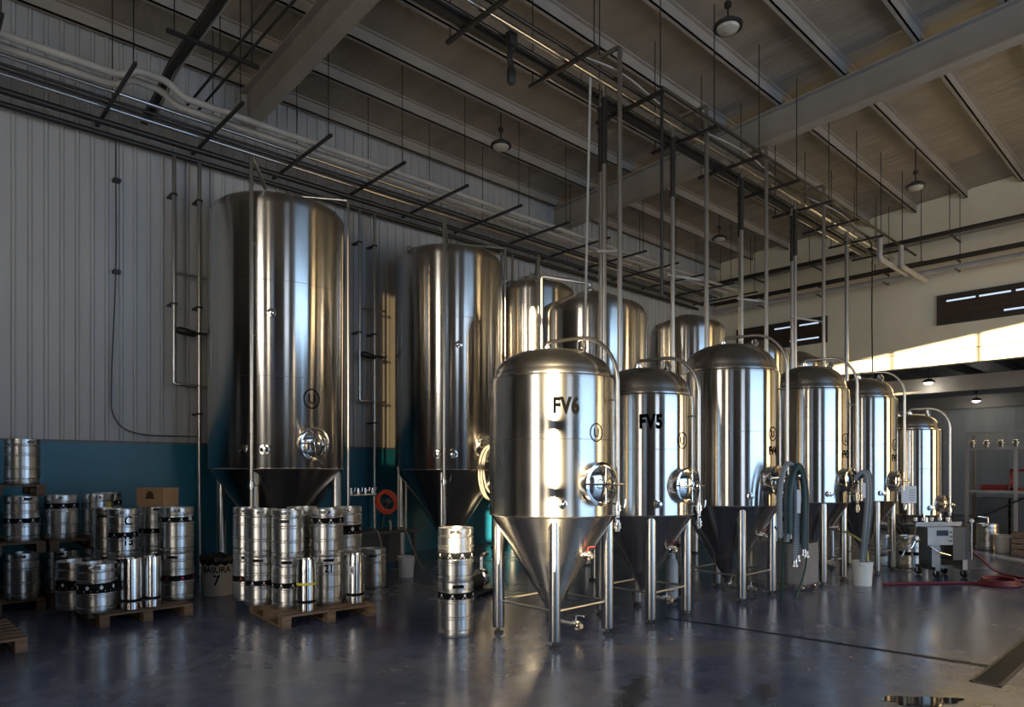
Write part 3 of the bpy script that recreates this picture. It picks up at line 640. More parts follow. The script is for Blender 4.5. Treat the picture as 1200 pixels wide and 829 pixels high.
# pallet by the teal wall
pallet('wooden pallet at the teal wall carrying a wide keg and two slim kegs', 2.25, 9.30, 0, rad(1), m_=M_DARKWOOD)
keg('wide low keg with a deep black label on the teal wall pallet', 1.80, 9.02, z0, 'mid', 0.4, r=0.205, h=0.56)
keg('wide keg with black label, behind the other wide keg on the pallet', 1.66, 9.42, z0, 'mid', 1.4, r=0.205, h=0.56)
slim_keg('slim plain steel keg beside the wide labelled keg', 2.12, 8.87, z0, r=0.115)
slim_keg('slim plain steel keg beside the red labelled keg', 2.35, 8.88, z0, r=0.095)
keg('bottom keg with red printed label at the pallet corner toward the lettered bin', 2.72, 9.20, z0, 'red', 0.2, r=0.20)
keg('keg with black emblem label standing on the red labelled keg by the teal wall', 2.72, 9.20, z0 + KH, 'high', 0.5, r=0.20, sticker=(toward_cam(2.72, 9.2) + 0.85, 0.42, 0.49, 0.05, M_PAPER))
keg('lower keg under the one stencilled C 15', 2.13, 9.29, z0, 'plain', 0.2, r=0.165)
keg('upper keg stencilled C 15 with a thin black label', 2.13, 9.29, z0 + KH, 'low', 0.2, r=0.165, text=[('C', 0.15, 0.39), ('15', 0.14, 0.145)], text_a=toward_cam(2.13, 9.29) + 0.35)
keg('lower keg in the rear row beneath the cardboard box', 2.60, 9.66, z0, 'plain', 1.0, r=0.2)
keg('upper keg in the rear row just under the cardboard box', 2.60, 9.66, z0 + KH, 'low', 1.0, r=0.2)
keg('lower rear keg behind the C 15 stack', 2.05, 9.68, z0, 'plain', 0.5, r=0.165)
keg('upper rear keg with dark grip showing beside the C 15 keg', 2.05, 9.68, z0 + KH, 'plain', 0.9, r=0.165, sticker=grip(2.05, 9.68, -0.4))
bx = thing('cardboard_box', 'brown cardboard box on top of the rear kegs at the teal wall', 'box', (2.62, 9.66, z0 + 2 * KH), rad(-52))
MB().box((-0.19, -0.15, 0), (0.19, 0.15, 0.24)).build('carton', M_CARD, bx, flat=True)
MB().box((-0.191, -0.02, 0.239), (0.191, 0.02, 0.2415)).box((-0.1915, -0.02, 0.16), (-0.19, 0.02, 0.2415)).build('tape_strip', mat('parcel_tape', (0.45, 0.33, 0.18), 0.3), bx, flat=True)
m = MB(); m.add([(-0.07, -0.151, 0.10), (0.07, -0.151, 0.10), (0.05, -0.151, 0.13), (0.05, -0.151, 0.17), (0.02, -0.151, 0.20), (-0.02, -0.151, 0.20), (-0.05, -0.151, 0.17), (-0.05, -0.151, 0.13)], [tuple(range(8))])
m.build('printed_mark', mat('brown_print', (0.06, 0.03, 0.015), 0.7), bx, flat=True)
# stacked pallets in the corner
for z, txt in ((0, 'bottom'), (0.724, 'middle'), (1.448, 'top')):
    pallet(f'dark pallet, {txt} one of the taller pallet stack at the frame edge', 1.0, 10.95, z, 0, m_=M_DARKWOOD)
for z, txt in ((0, 'on the floor'), (0.724, 'carried on the lower kegs')):
    pallet(f'dark pallet {txt} in the shorter stack against the teal wall', 2.04, 10.95, z, 0, m_=M_DARKWOOD)
for z, txt, kd in ((0.144, 'bottom tier', 'plain'), (0.868, 'middle tier', 'low'), (1.592, 'top tier', 'plain')):
    keg(f'{txt} keg at the corner of the taller pallet stack, toward the other stack', 1.28, 10.57, z, kd, 0.3 + z)
    keg(f'{txt} keg at the very edge of the picture on the taller pallet stack', 0.83, 10.57, z, 'plain' if z < 1 else 'low', 1.0)
keg('bottom tier keg with dark grip, alone in view on the shorter pallet stack', 1.72, 10.57, 0.144, 'plain', 0.2, sticker=grip(1.72, 10.57))
keg('second bottom tier keg on the shorter stack, behind the wide kegs', 2.14, 10.57, 0.144, 'plain', 0.7)
keg('upper keg with black label below its rim on the shorter pallet stack', 1.70, 10.57, 0.868, 'top', 0.2)
keg('upper keg with a yellow sticker on the shorter pallet stack', 2.12, 10.57, 0.868, 'plain', 0.9, sticker=(toward_cam(2.12, 10.57) + 0.75, 0.40, 0.47, 0.07, M_YELLOW))
keg('upper keg at the back corner of the shorter pallet stack', 2.32, 11.05, 0.868, 'top', 0.4)
keg('bottom keg at the back corner of the shorter pallet stack', 2.32, 11.05, 0.144, 'plain', 0.1)
pallet('empty wooden pallet cut off by the picture edge', 0.50, 8.66, 0, rad(2))
# kegs behind the row
keg('grey keg behind the slim tank leg, one further from the filling machine', 13.56, 4.52, 0, 'plain', 0.2)
keg('grey keg between the slim tank and the filling machine', 13.60, 4.03, 0, 'low', 0.2)
k = keg('keg with a tap coupler beside the white bucket under the open rack', 17.80, 3.75, 0, 'plain', 0.2, r=0.215)
m = MB().cyl((0, 0, KH - 0.03), (0, 0, KH + 0.10), 0.03, 12).tube(bend([(0, 0, KH + 0.10), (0, 0, KH + 0.13), (0.18, -0.10, KH + 0.15)], 0.03), 0.018, 8); m.build('tap_coupler', M_STEEL, k)
# ------------------------------------------------------------------ bins and buckets
b = thing('waste_bin', 'pale round waste bin lettered with a 7, lined with a black bag', 'bin', (3.50, 9.93, 0))
MB().lathe([(0.205, 0), (0.235, 0.50), (0.25, 0.50), (0.25, 0.53), (0.228, 0.53), (0.20, 0.02), (0.0005, 0.02)], 48).build('tub', M_BIN, b)
pr = []
m = MB(); n = 48; rows = [(0.238, 0.44), (0.256, 0.49), (0.258, 0.545), (0.24, 0.56), (0.19, 0.50), (0.1, 0.42), (0.0005, 0.40)]
vs = []
for i, (r, z) in enumerate(rows):
    for k in range(n): vs.append((r * math.cos(2 * PI * k / n) * (1 + 0.02 * math.sin(k * 2.3 + i)), r * math.sin(2 * PI * k / n) * (1 + 0.02 * math.sin(k * 2.3 + i)), z + 0.018 * math.sin(k * 1.7 + i * 2)))
m.add(vs, [(i * n + k, i * n + (k + 1) % n, (i + 1) * n + (k + 1) % n, (i + 1) * n + k) for i in range(len(rows) - 1) for k in range(n)]).build('bag_liner', M_BAG, b, 80)
m = MB(); a = toward_cam(3.5, 9.93)
wrap_text(m, 'BASURA', 0.115, 0.2335, a - 0.18, 0.335, 0, 0.95, 0.008); m.build('lettering', M_INK, b, flat=True); wrap_text(MB(), '7', 0.20, 0.226, a - 0.15, 0.16, 0, 0.9, 0.010).build('lettering', M_INK, b, flat=True)
def bucket(label, x, y, r=0.14, h=0.34):
    t = thing('white_bucket', label, 'bucket', (x, y, 0))
    MB().lathe([(r * 0.84, 0), (r * 0.96, h * 0.86), (r * 1.02, h * 0.87), (r * 1.02, h * 0.90), (r * 0.98, h * 0.91), (r, h * 0.985), (r * 1.03, h), (r * 0.95, h), (r * 0.80, 0.012), (0.0005, 0.012)], 40).build('pail', M_BUCKET, t)
    p = [Vector((r * 1.05 * math.cos(a_), -r * 1.05 * math.sin(a_), h * 0.885 - h * 0.32 * math.sin(a_) ** 2)) for a_ in [PI * k / 16 for k in range(17)]]
    MB().tube(p, 0.003, 6).build('handle', M_PIPE, t); return t
bucket('white bucket on the floor under the dark table with the red hose reel', 6.32, 9.38)
bucket('white bucket holding hose ends beside the slender fermenter leg', 11.02, 3.93, 0.15, 0.37)
bucket('white bucket beside the tap-coupled keg under the open rack', 17.50, 3.42, 0.16, 0.38)
# ------------------------------------------------------------------ dark table with manifold and hose reel
t = thing('work_table', 'dark low metal table against the teal wall, between the two tallest tanks', 'table', (6.30, 10.20, 0))
MB().box((-0.62, -0.30, 0.68), (0.62, 0.30, 0.72)).build('table_top', M_TABLE, t, flat=True)
for sx in (-0.57, 0.57):
    for sy in (-0.25, 0.25): MB().box((sx - 0.025, sy - 0.025, 0), (sx + 0.025, sy + 0.025, 0.68)).build('leg', M_TABLE, t, flat=True)
MB().box((-0.6, 0.22, 0.1), (0.6, 0.25, 0.66)).build('back_panel', M_TABLE, t, flat=True)
mf = thing('valve_manifold', 'row of valves on a steel pipe standing on the dark table', 'manifold', (6.00, 10.25, 0.72))
MB().cyl((-0.28, 0, 0.62), (0.28, 0, 0.62), 0.022, 12).cyl((-0.24, 0, 0), (-0.24, 0, 0.62), 0.016, 10).cyl((0.24, 0, 0), (0.24, 0, 0.62), 0.016, 10).build('header_pipe', M_STEEL, mf)
for k in range(4): butterfly(mf, (-0.21 + k * 0.14, 0, 0.68), (0, 0, 1), 0.02, (1, -0.3, 0))
for k, (xx, hh) in enumerate(((0.46, 0.98), (0.62, 0.72), (0.30, 0.05))):
    o = tag(MB().tube(bend([(6.15 + xx, 10.05, 0.72), (6.15 + xx, 10.05, 0.78 + hh), (6.13 + xx, 10.05, 0.84 + hh)], 0.03), 0.02, 10).build('stand_pipe', M_PIPE), ['tall bare steel standpipe rising from the dark table', 'shorter bare steel standpipe at the end of the dark table', 'short steel stub pipe on the dark table top'][k], 'pipe')
hr = thing('hose_reel', 'bright orange red hose coiled on a stand on the dark table', 'hose', (6.52, 10.28, 0.733))
Mx = Matrix.Translation((0, 0, 0.46)) @ Matrix.Rotation(rad(70), 4, 'X') @ Matrix.Rotation(0, 4, 'Z')
m = MB()
for k in range(7): m.ring(0.20 - (k % 3) * 0.018, 0.012, Mx @ Matrix.Translation((0, 0.002 * k, (k - 3) * 0.015)), 40, 8)
m.build('coil', M_ORANGE, hr)
MB().lathe([(0.05, -0.06), (0.05, 0.06)], 20, Mx).cyl((-0.10, 0, 0), (0, 0, 0.46), 0.012, 8).cyl((0.10, 0, 0), (0, 0, 0.46), 0.012, 8).cyl((-0.16, -0.02, 0.46), (0.16, -0.02, 0.46), 0.010, 8).build('stand', M_TABLE, hr)
for k, (pts, lab) in enumerate(((([(6.05, 9.98, 0.735), (6.08, 9.86, 0.72), (6.12, 9.80, 0.40), (6.0, 9.75, 0.12), (5.93, 9.72, 0.03), (6.05, 9.65, 0.02), (6.15, 9.75, 0.02)]), 'pale hose hanging off the middle of the dark table front'),
                            (([(6.58, 9.98, 0.735), (6.62, 9.84, 0.72), (6.70, 9.76, 0.45), (6.78, 9.70, 0.20), (6.84, 9.66, 0.08), (6.88, 9.62, 0.02)]), 'pale hose with a flat end hanging off the table beside the bucket'))):
    tag(MB().tube(spline(pts, 8), 0.014, 8).build('hose', M_CREAMHOSE), lab, 'hose')
# ------------------------------------------------------------------ pipe runs on the ribbed wall
SX = [5.27 + 1.42 * k for k in range(-4, 11)]
pr = thing('pipe_rack', 'long rack of steel and dark pipes hung high along the ribbed wall', 'pipes', (0, 0, 0))
for (y, z, r, mm) in ((11.60, 7.24, 0.035, M_PIPE), (11.10, 7.26, 0.03, M_PIPE), (11.30, 7.23, 0.022, M_DARKPIPE), (11.80, 7.10, 0.05, M_DARKPIPE), (11.98, 6.99, 0.045, M_DARKPIPE), (11.45, 7.235, 0.02, M_DARKPIPE)):
    MB().cyl((-1.2, y, z), (19.4, y, z), r, 14).build('pipe', mm, pr)
for x in SX:
    s = MB().box((x - 0.022, 9.95, 7.16), (x + 0.022, 12.19, 7.20)).build('strut', M_DARKPIPE, pr, flat=True)
    for y in (10.05, 11.2): MB().cyl((x, y, 7.15), (x, y, roof_z(y) + 0.01), 0.008, 6).build('hanger_rod', M_DARKPIPE, s)
lg = thing('lagged_pipe_pair', 'pair of white lagged pipes along the ribbed wall with a raised jog', 'pipes', (0, 0, 0))
for y in (10.55, 10.86):
    MB().tube(bend([(-1.2, y, 7.251), (2.40, y, 7.251), (2.58, y, 7.41), (2.98, y, 7.41), (3.2, y, 7.251), (19.3, y, 7.29)], 0.10), 0.05, 16).build('lagged_pipe', M_LAG, lg)
def riser(label, x1, x2, low, full=True):
    t = thing('pipe_riser', label, 'pipes', (0, 0, 0)); y = 11.93
    MB().tube(bend([(x1, y, 6.945), (x1, y, low), (x2 - 0.0, y, low)], 0.04), 0.03, 12).build('pipe', M_PIPE, t)
    MB().cyl((x2, y, 6.945), (x2, y, 0.0), 0.034, 12).build('pipe', M_PIPE, t)
    for z in (5.02, low): MB().cyl((x1, y, z), (x2 + 0.28, y, z), 0.024, 10).build('cross_pipe', M_PIPE, t)
    zc = 4.07
    MB().cyl((x1 + 0.05, y - 0.03, zc), (x2 + 0.25, y - 0.03, zc), 0.022, 10).lathe([(0.001, 0), (0.05, 0.01), (0.065, 0.06), (0.055, 0.28), (0.02, 0.33), (0.001, 0.33)], 16, axis((x1 + 0.03, y - 0.03, zc + 0.02), (1, 0, -0.15))).build('actuator_valve', M_DARKPIPE, t)
    butterfly(t, (x2 + 0.14, y, zc), (1, 0, 0), 0.03, (0, 0, 1))
    for x, z in ((x1, 4.5), (x1, 6.3), (x2, 2.7), (x2, 4.5), (x2, 6.3)): MB().box((x - 0.045, y - 0.04, z), (x + 0.045, 12.168, z + 0.03)).build('clamp', M_DARKPIPE, t, flat=True)
    return t
riser('steel pipe riser with valves on the bare ribbed wall beside the tallest tank', 3.48, 3.88, 3.19)
riser('steel pipe riser with valves on the warm lit wall between the two tallest tanks', 6.93, 7.27, 3.15)
t = riser('steel pipe riser mostly hidden behind the second storage tank', 10.75, 11.1, 3.15)
cn = MB()
cn.tube(spline([(2.68, 12.13, 7.0), (2.68, 12.13, 5.0), (2.62, 12.13, 3.2), (2.66, 12.12, 2.6), (3.0, 12.10, 2.36), (3.9, 12.10, 2.34)], 8), 0.010, 6)
for z in (6.35, 4.9): cn.box((2.64, 12.07, z), (2.74, 12.20, z + 0.05))
tag(cn.build('wall_cable', M_DARKPIPE), 'thin cable clipped down the bare ribbed wall above the stacked kegs', 'cable')
cd = thing('cable_duct', 'dark cable channel climbing from the wall pipe rack across the roof', 'duct', (0, 0, 0))
pts = bend([(3.04, 11.98, 7.38), (3.08, 11.4, 7.52), (3.1, 10.8, 7.76), (3.1, 4.5, 7.76)], 0.3)
MB().tube(pts, 0.07, 4).build('channel', M_DARKPIPE, cd, 20)
MB().tube([p + Vector((0.10, 0, 0.0)) for p in pts], 0.022, 8).build('conduit', M_LAG, cd)
for y in (9.75, 6.6):
    s = MB().box((2.75, y - 0.025, 7.64), (4.0, y + 0.025, 7.69)).build('strut', M_DARKPIPE, cd, flat=True)
    for x in (2.85, 3.45, 3.9): MB().cyl((x, y, 7.64), (x, y, roof_z(y) + 0.01), 0.008, 6).build('hanger_rod', M_DARKPIPE, s)
for x, lab in ((3.60, 'thin dark conduit crossing under the roof, the one closer to the cable channel'), (3.78, 'thin dark conduit crossing under the roof, the one farther from the cable channel')):
    tag(MB().cyl((x, 11.8, 7.71), (x, 4.5, 7.71), 0.02, 10).build('conduit_pipe', M_DARKPIPE), lab, 'pipe')
# pipes along the end wall
ew = thing('pipe_run', 'dark pipes and one pale lagged pipe running along the cream end wall', 'pipes', (0, 0, 0))
for (x, z, r, mm) in ((19.6, 7.75, 0.05, M_DARKPIPE), (19.9, 7.72, 0.035, M_PIPE), (20.3, 7.25, 0.05, M_DARKPIPE), (20.05, 7.22, 0.04, M_DARKPIPE), (20.2, 6.98, 0.075, M_LAG), (19.75, 7.75, 0.03, M_DARKPIPE)):
    MB().cyl((x, YR + 0.1, z), (x, 11.9, z), r, 14).build('pipe', mm, ew)
for y in (10.2, 8.4, 6.6, 4.9, 3.3, 1.7):
    s = MB().box((19.45, y - 0.02, 7.66), (20.45, y + 0.02, 7.69)).box((19.95, y - 0.02, 7.14), (20.45, y + 0.02, 7.17)).box((20.0, y - 0.02, 6.88), (20.4, y + 0.02, 6.905)).build('strut', M_DARKPIPE, ew, flat=True)
    for x in (19.5, 20.42): MB().cyl((x, y, 6.88 if x > 20 else 7.66), (x, y, roof_z(y) + 0.01), 0.009, 6).build('hanger_rod', M_DARKPIPE, s)
# ------------------------------------------------------------------ the overhead pipe bridge
br = thing('pipe_bridge', 'long overhead bridge of steel pipes hung from the roof above the fermenters', 'pipes', (0, 0, 0))
for (y, z, r, mm, x1) in ((6.52, 7.245, 0.034, M_PIPE, 19.4), (6.10, 7.25, 0.036, M_PIPE, 19.2), (6.30, 7.24, 0.03, M_DARKPIPE, 18.6), (5.72, 7.36, 0.028, M_DARKPIPE, 19.7), (5.92, 7.24, 0.028, M_DARKPIPE, 18.0)):
    MB().cyl((-1.0 if y != 5.72 else 8.3, y, z), (x1, y, z), r, 14).build('pipe', mm, br)
MB().box((-1.0, 6.36, 7.19), (18.0, 6.47, 7.27)).build('cable_tray', M_DARKPIPE, br, flat=True)
MB().tube(spline([(-1.0, 6.02, 7.32), (3, 6.0, 7.34), (6.2, 6.02, 7.31), (7.6, 5.9, 7.36), (9.2, 6.0, 7.31), (11, 5.9, 7.36), (13, 6.0, 7.3), (15, 5.9, 7.36), (16.2, 5.95, 7.35)], 8), 0.014, 8).build('pale_cable', M_LAG, br)
for k in range(-3, 10):
    x = 6.66 + 1.46 * k
    s = MB().box((x - 0.025, 5.56, 7.155), (x + 0.025, 6.80, 7.20)).build('strut', M_DARKPIPE, br, flat=True)
    for y in (5.62, 6.74): MB().cyl((x, y, 7.15), (x, y, roof_z(y) + 0.01), 0.009, 6).build('hanger_rod', M_DARKPIPE, s)
MB().cyl((8.3, 5.72, 7.36), (8.3, 5.72, 4.3), 0.024, 10).build('conduit', M_DARKPIPE, br)
# lagged branch pipes at the far end of the bridge
for (x, y) in ((17.2, 5.75), (18.2, 5.6)):
    MB().tube(bend([(x, y, 7.25), (x, y, 6.75), (x + 1.9, y, 6.75)], 0.08), 0.06, 14).build('lagged_branch', M_LAG, br)
def drop(label, xs, low, ends):
    t = thing('pipe_drop', label, 'pipes', (0, 0, 0))
    a, b, c = xs
    for x, y in ((a, 6.10), (b, 6.30)):
        p = MB().cyl((x, y, 7.208), (x, y, low), 0.034, 14).build('pipe', M_PIPE, t)
        MB().lathe([(0.042, 6.1), (0.042, 6.69), (0.052, 6.70), (0.052, 6.74), (0.042, 6.75), (0.042, 6.98), (0.052, 6.99), (0.052, 7.03), (0.042, 7.04)], 16, Matrix.Translation((x, y, 0))).build('pipe_union', M_DARKPIPE, p)
    MB().tube(bend([(c, 6.52, 7.28), (c, 6.52, 7.66), (c, 5.84, 7.66), (c, 5.84, low)], 0.06), 0.034, 14).build('pipe', M_PIPE, t)
    m = MB()
    m.tube([(a - 0.1, 6.14, 4.86), (c + 0.12, 5.90, 4.86)], 0.022, 8); m.build('clamp_bar', M_LAG, t)
    return t
drop('trio of bright steel drop pipes descending behind the FV6 dome', (7.45, 7.62, 7.47), 0.9, None)
drop('trio of steel drop pipes descending between FV5 and the broad fermenter dome', (9.15, 9.45, 9.72), 0.9, None)
drop('trio of steel drop pipes descending behind the broad coiled-hose fermenter dome', (11.33, 11.65, 11.75), 0.9, None)
drop('trio of steel drop pipes descending behind the slender fermenter dome', (13.5, 13.8, 14.25), 0.9, None)
t = thing('pipe_drop', 'single steel drop pipe between the slender and slim fermenter domes', 'pipes')
MB().cyl((16.15, 6.1, 7.213), (16.15, 6.1, 0.0), 0.045, 14).build('pipe', M_PIPE, t)
MB().lathe([(0.075, 0), (0.075, 0.10)], 18, Matrix.Translation((16.15, 6.1, 6.9))).build('pipe_union', M_CHROME, t)
o = tag(MB().tube(spline([(7.15, 6.10, 7.21), (7.15, 6.13, 6.2), (7.13, 6.16, 4.5), (7.10, 6.16, 3.0), (7.08, 6.16, 1.2)], 6), 0.018, 10).build('hanging_hose', M_LAG), 'pale thin hose hanging straight down beside the bright drop pipes', 'hose')
o = tag(MB().tube(spline([(16.96, 5.92, 7.21), (17.0, 5.85, 6.9), (16.98, 5.85, 5.5), (17.02, 5.85, 4.2), (16.98, 5.85, 2.5)], 6), 0.016, 8).build('hanging_cable', M_DARKPIPE), 'dark cable dangling from the far end of the pipe bridge', 'cable')
hc = thing('hanging_connector', 'black cable connector dangling from the pipe bridge near the roof beam', 'connector', (5.75, 6.2, 6.62))
MB().tube(spline([(0, 0, 0.66), (0.02, 0, 0.5), (-0.02, 0.01, 0.35), (0.01, 0, 0.2)], 6), 0.035, 10).build('strap', M_BLACK, hc)
MB().lathe([(0.04, 0), (0.055, 0.03), (0.055, 0.17), (0.035, 0.22)], 16).box((-0.06, -0.05, 0.46), (0.06, 0.05, 0.64)).build('plug', M_BLACK, hc)
# ------------------------------------------------------------------ lamps
def lamp_top(y):
    near = any(-0.09 < y - (12.05 - i * 1.2) < 0.09 for i in range(13)); return roof_z(y) - (0.222 if near else 0.002)
def lamp(label, x, y, z, lit=False, s=1.0, top=None):
    t = thing('high_bay_lamp', label, 'lamp', (x, y, z)); top = top if top is not None else lamp_top(y)
    MB().cyl((0, 0, 0.09), (0, 0, top - z), 0.014, 8).lathe([(0.05, 0), (0.05, 0.06)], 16, Matrix.Translation((0, 0, 0.30))).build('stem', M_LAMP, t)
    MB().lathe([(0.16 * s, 0.0), (0.20 * s, 0.0), (0.205 * s, 0.035), (0.17 * s, 0.06), (0.12 * s, 0.10), (0.06 * s, 0.12), (0.0005, 0.12)], 36).build('housing', M_LAMP, t)
    MB().lathe([(0.16 * s, 0.004), (0.14 * s, -0.03), (0.08 * s, -0.055), (0.0005, -0.062)], 32).build('lens', M_LIT if lit else M_LENS, t)
    if lit:
        d = bpy.data.lights.new('lamp_light', 'POINT'); d.energy = 12; d.shadow_soft_size = 0.15; d.color = (1.0, 0.97, 0.88); o = bpy.data.objects.new('lamp_light', d); COL.objects.link(o); o.parent = t; o.location = (0, 0, -0.25)
    return t
ca, sa = math.cos(rad(47.1)), math.sin(rad(47.1))
def spot(px, D): l = (px - 600) / 790 * D; return ca * D + sa * l, sa * D - ca * l
for lab, px, D in (('unlit round lamp hanging above the near end of the pipe bridge', 853, 9.57), ('unlit round lamp hanging over the second storage tank', 587, 13.1), ('unlit round lamp hanging near the cream end wall', 1073, 15.0), ('unlit round lamp hanging low beyond the drop pipes of FV5', 843, 18.4)):
    x, y = spot(px, D); lamp(lab, x, y, 8.05)
lamp('lit round lamp under the back room ceiling, just past the end wall', *spot(1088, 20.8), 4.44, True, 0.85, 5.248)
lamp('lit round lamp far back under the back room ceiling', *spot(1144, 25.0), 4.30, True, 0.85, 5.248)
# ------------------------------------------------------------------ hoses and small gear round the fermenters
hz = thing('coiled_hose', 'pale hose looped over the hatch of the second storage tank', 'hose', (8.42, 10.95, 0))
m = MB()
for k, (rx, rz_, dz, dx) in enumerate(((0.26, 0.50, 1.72, -0.08), (0.23, 0.46, 1.78, -0.02), (0.30, 0.52, 1.70, -0.03))):
    pts = []
    for i in range(41):
        a = 2 * PI * i / 40; pts.append((rx * math.cos(a) + dx, -1.09 - 0.26 - 0.03 * k, dz + rz_ * math.sin(a)))
    m.tube(pts, 0.019, 10, cap=False)
m.build('loops', M_CREAMHOSE, hz)
MB().cyl((-0.02, -1.0, 2.16), (-0.02, -1.46, 2.21), 0.03, 12).build('hook', M_STEEL, hz)
# hoses over the broad fermenter's hatch
hz = thing('coiled_hose', 'grey and teal ribbed hoses draped over the hatch of the broad fermenter', 'hose', (8.50, 4.93, 0))
def drape(x, y, top, bot, wd, dy=0.0):
    pts = [(x - wd * 0.5, y + dy, bot + 0.3)]
    for i in range(13):
        a = PI * (1 - i / 12); pts.append((x + wd * 0.5 * math.cos(a), y + dy * (1 - i / 12), top - 0.5 + 0.5 * math.sin(a)))
    pts.append((x + wd * 0.46, y - dy, bot)); return spline(pts, 6)
for k, (x, y, top, bot, wd, mm) in enumerate(((0.06, -0.98, 1.86, 0.62, 0.52, M_HOSE), (0.12, -1.06, 1.80, 0.70, 0.42, M_TEALHOSE), (0.16, -0.96, 1.70, 0.55, 0.24, M_HOSE), (0.22, -1.03, 1.84, 0.66, 0.50, M_TEALHOSE))):
    p = drape(x, y, top, bot, wd); o = MB().tube(p, 0.034, 10).build('hose_length', mm, hz)
    e_ = p[-1]; MB().lathe([(0.036, 0), (0.036, 0.05), (0.048, 0.055), (0.048, 0.085), (0.03, 0.09)], 16, axis(Vector(e_) + Vector((0, 0, 0.04)), (0, 0, -1))).build('coupling', M_CHROME, o)
MB().box((0.10, -1.07, 1.22), (0.20, -1.064, 1.52)).build('paper_tag', M_PAPER, hz, flat=True)
MB().cyl((0.04, -0.72, 1.66), (0.14, -1.10, 1.70), 0.03, 10).build('hook', M_STEEL, hz)
o = tag(MB().tube(spline([(8.86, 4.28, 1.0), (8.72, 4.10, 0.85), (8.70, 4.10, 0.5), (8.72, 4.12, 0.12), (8.75, 4.16, 0.03)], 8), 0.014, 8).build('green_hose', M_GREEN), 'thin green hose hanging from the valve of the broad fermenter', 'hose')
o = tag(MB().tube(spline([(9.05, 3.98, 0.95), (9.16, 3.98, 0.7), (9.14, 4.0, 0.4), (9.02, 4.05, 0.1), (8.95, 4.05, 0.03)], 8), 0.014, 8).build('green_hose', M_GREEN), 'thin green hose curving beside the inner leg of the broad fermenter', 'hose')
hz = thing('hanging_hose', 'long grey and teal hoses hanging from the slender fermenter hatch into a bucket', 'hose', (10.74, 4.68, 0))
for k, (dx, mm) in enumerate(((0.06, M_TEALHOSE), (0.13, M_HOSE), (0.02, M_HOSE), (0.19, M_TEALHOSE))):
    MB().tube(spline([(dx - 0.06, -0.75, 1.64), (dx, -0.86, 1.74), (dx + 0.02, -0.90, 1.45), (dx + 0.04, -0.86, 0.9), (0.19 + dx * 0.5, -0.77, 0.42), (0.24 + dx * 0.35, -0.75, 0.10)], 8), 0.032, 10).build('hose_length', mm, hz)
MB().box((-0.16, -0.905, 1.36), (-0.03, -0.90, 1.58)).build('paper_tag', M_PAPER, hz, flat=True)
o = tag(MB().tube(spline([(11.10, 3.87, 0.06), (11.09, 3.88, 0.40), (11.06, 3.92, 0.62), (11.0, 4.05, 0.75), (10.95, 4.2, 0.82)], 8), 0.018, 8).build('yellow_hose', M_YELLOWHOSE), 'translucent yellow hose rising from the white bucket at the slender fermenter', 'hose')
tg = thing('tag_sheet', 'pale printed sheet tied to the side pipe of the slim fermenter', 'sign', (12.655, 3.775, 1.21))
MB().box((-0.13, -0.004, 0), (0.13, 0.004, 0.29)).build('sheet', M_PAPER, tg, flat=True); tg.rotation_euler = (0, 0, rad(-40))
m = MB()
for k in range(5): m.box((0.0, -0.006, 0.05 + k * 0.04), (0.11, -0.0045, 0.062 + k * 0.04))
m.build('printed_lines', mat('grey_print', (0.2, 0.22, 0.26), 0.6), tg, flat=True)
MB().cyl((0.0, 0.0, 0.26), (0.0, 0.085, 0.27), 0.006, 6).build('tie', M_PIPE, tg)
# yeast canister under FV5
y_ = thing('grey_canister', 'narrow grey canister standing between FV5 and the broad fermenter', 'canister', (7.66, 5.12, 0))
MB().lathe([(0.05, 0.06), (0.078, 0.09), (0.082, 0.14), (0.082, 0.28), (0.086, 0.29), (0.082, 0.30), (0.082, 0.50), (0.07, 0.57), (0.045, 0.60), (0.045, 0.66), (0.0005, 0.665)], 28).build('shell', vary('grey_canister_paint', (0.34, 0.35, 0.36), (0.42, 0.43, 0.44), 5, 0.45), y_)
MB().cyl((0, 0, 0.65), (0, 0, 0.92), 0.02, 10).build('neck_pipe', M_PIPE, y_)
MB().lathe([(0.07, 0), (0.07, 0.02), (0.03, 0.03), (0.03, 0.08)], 20).build('foot', M_TABLE, y_)
butterfly(y_, (0, 0, 0.90), (0, 0, 1), 0.026, (1, -1, 0))
# pump between the rows
pm = thing('transfer_pump', 'small transfer pump on a frame seen past the FV6 leg', 'pump', (6.15, 7.35, 0), rad(20))
MB().cyl((-0.3, -0.15, 0.03), (-0.3, 0.15, 0.03), 0.02, 8).box((-0.35, -0.16, 0.05), (0.35, 0.16, 0.09)).box((-0.33, -0.14, 0), (-0.27, 0.14, 0.05)).box((0.27, -0.14, 0), (0.33, 0.14, 0.05)).build('base_frame', M_TABLE, pm)
MB().lathe([(0.09, 0), (0.11, 0.02), (0.11, 0.30), (0.08, 0.34), (0.0005, 0.34)], 28, axis((-0.3, 0, 0.21), (1, 0, 0))).build('motor', M_DARKPIPE, pm)
MB().lathe([(0.10, 0), (0.13, 0.02), (0.13, 0.10), (0.05, 0.14), (0.04, 0.22), (0.0005, 0.22)], 28, axis((0.05, 0, 0.23), (1, 0, 0))).tube(bend([(0.12, 0, 0.33), (0.12, 0, 0.55), (0.30, 0, 0.55)], 0.06), 0.03, 12).build('pump_head', M_CHROME, pm)
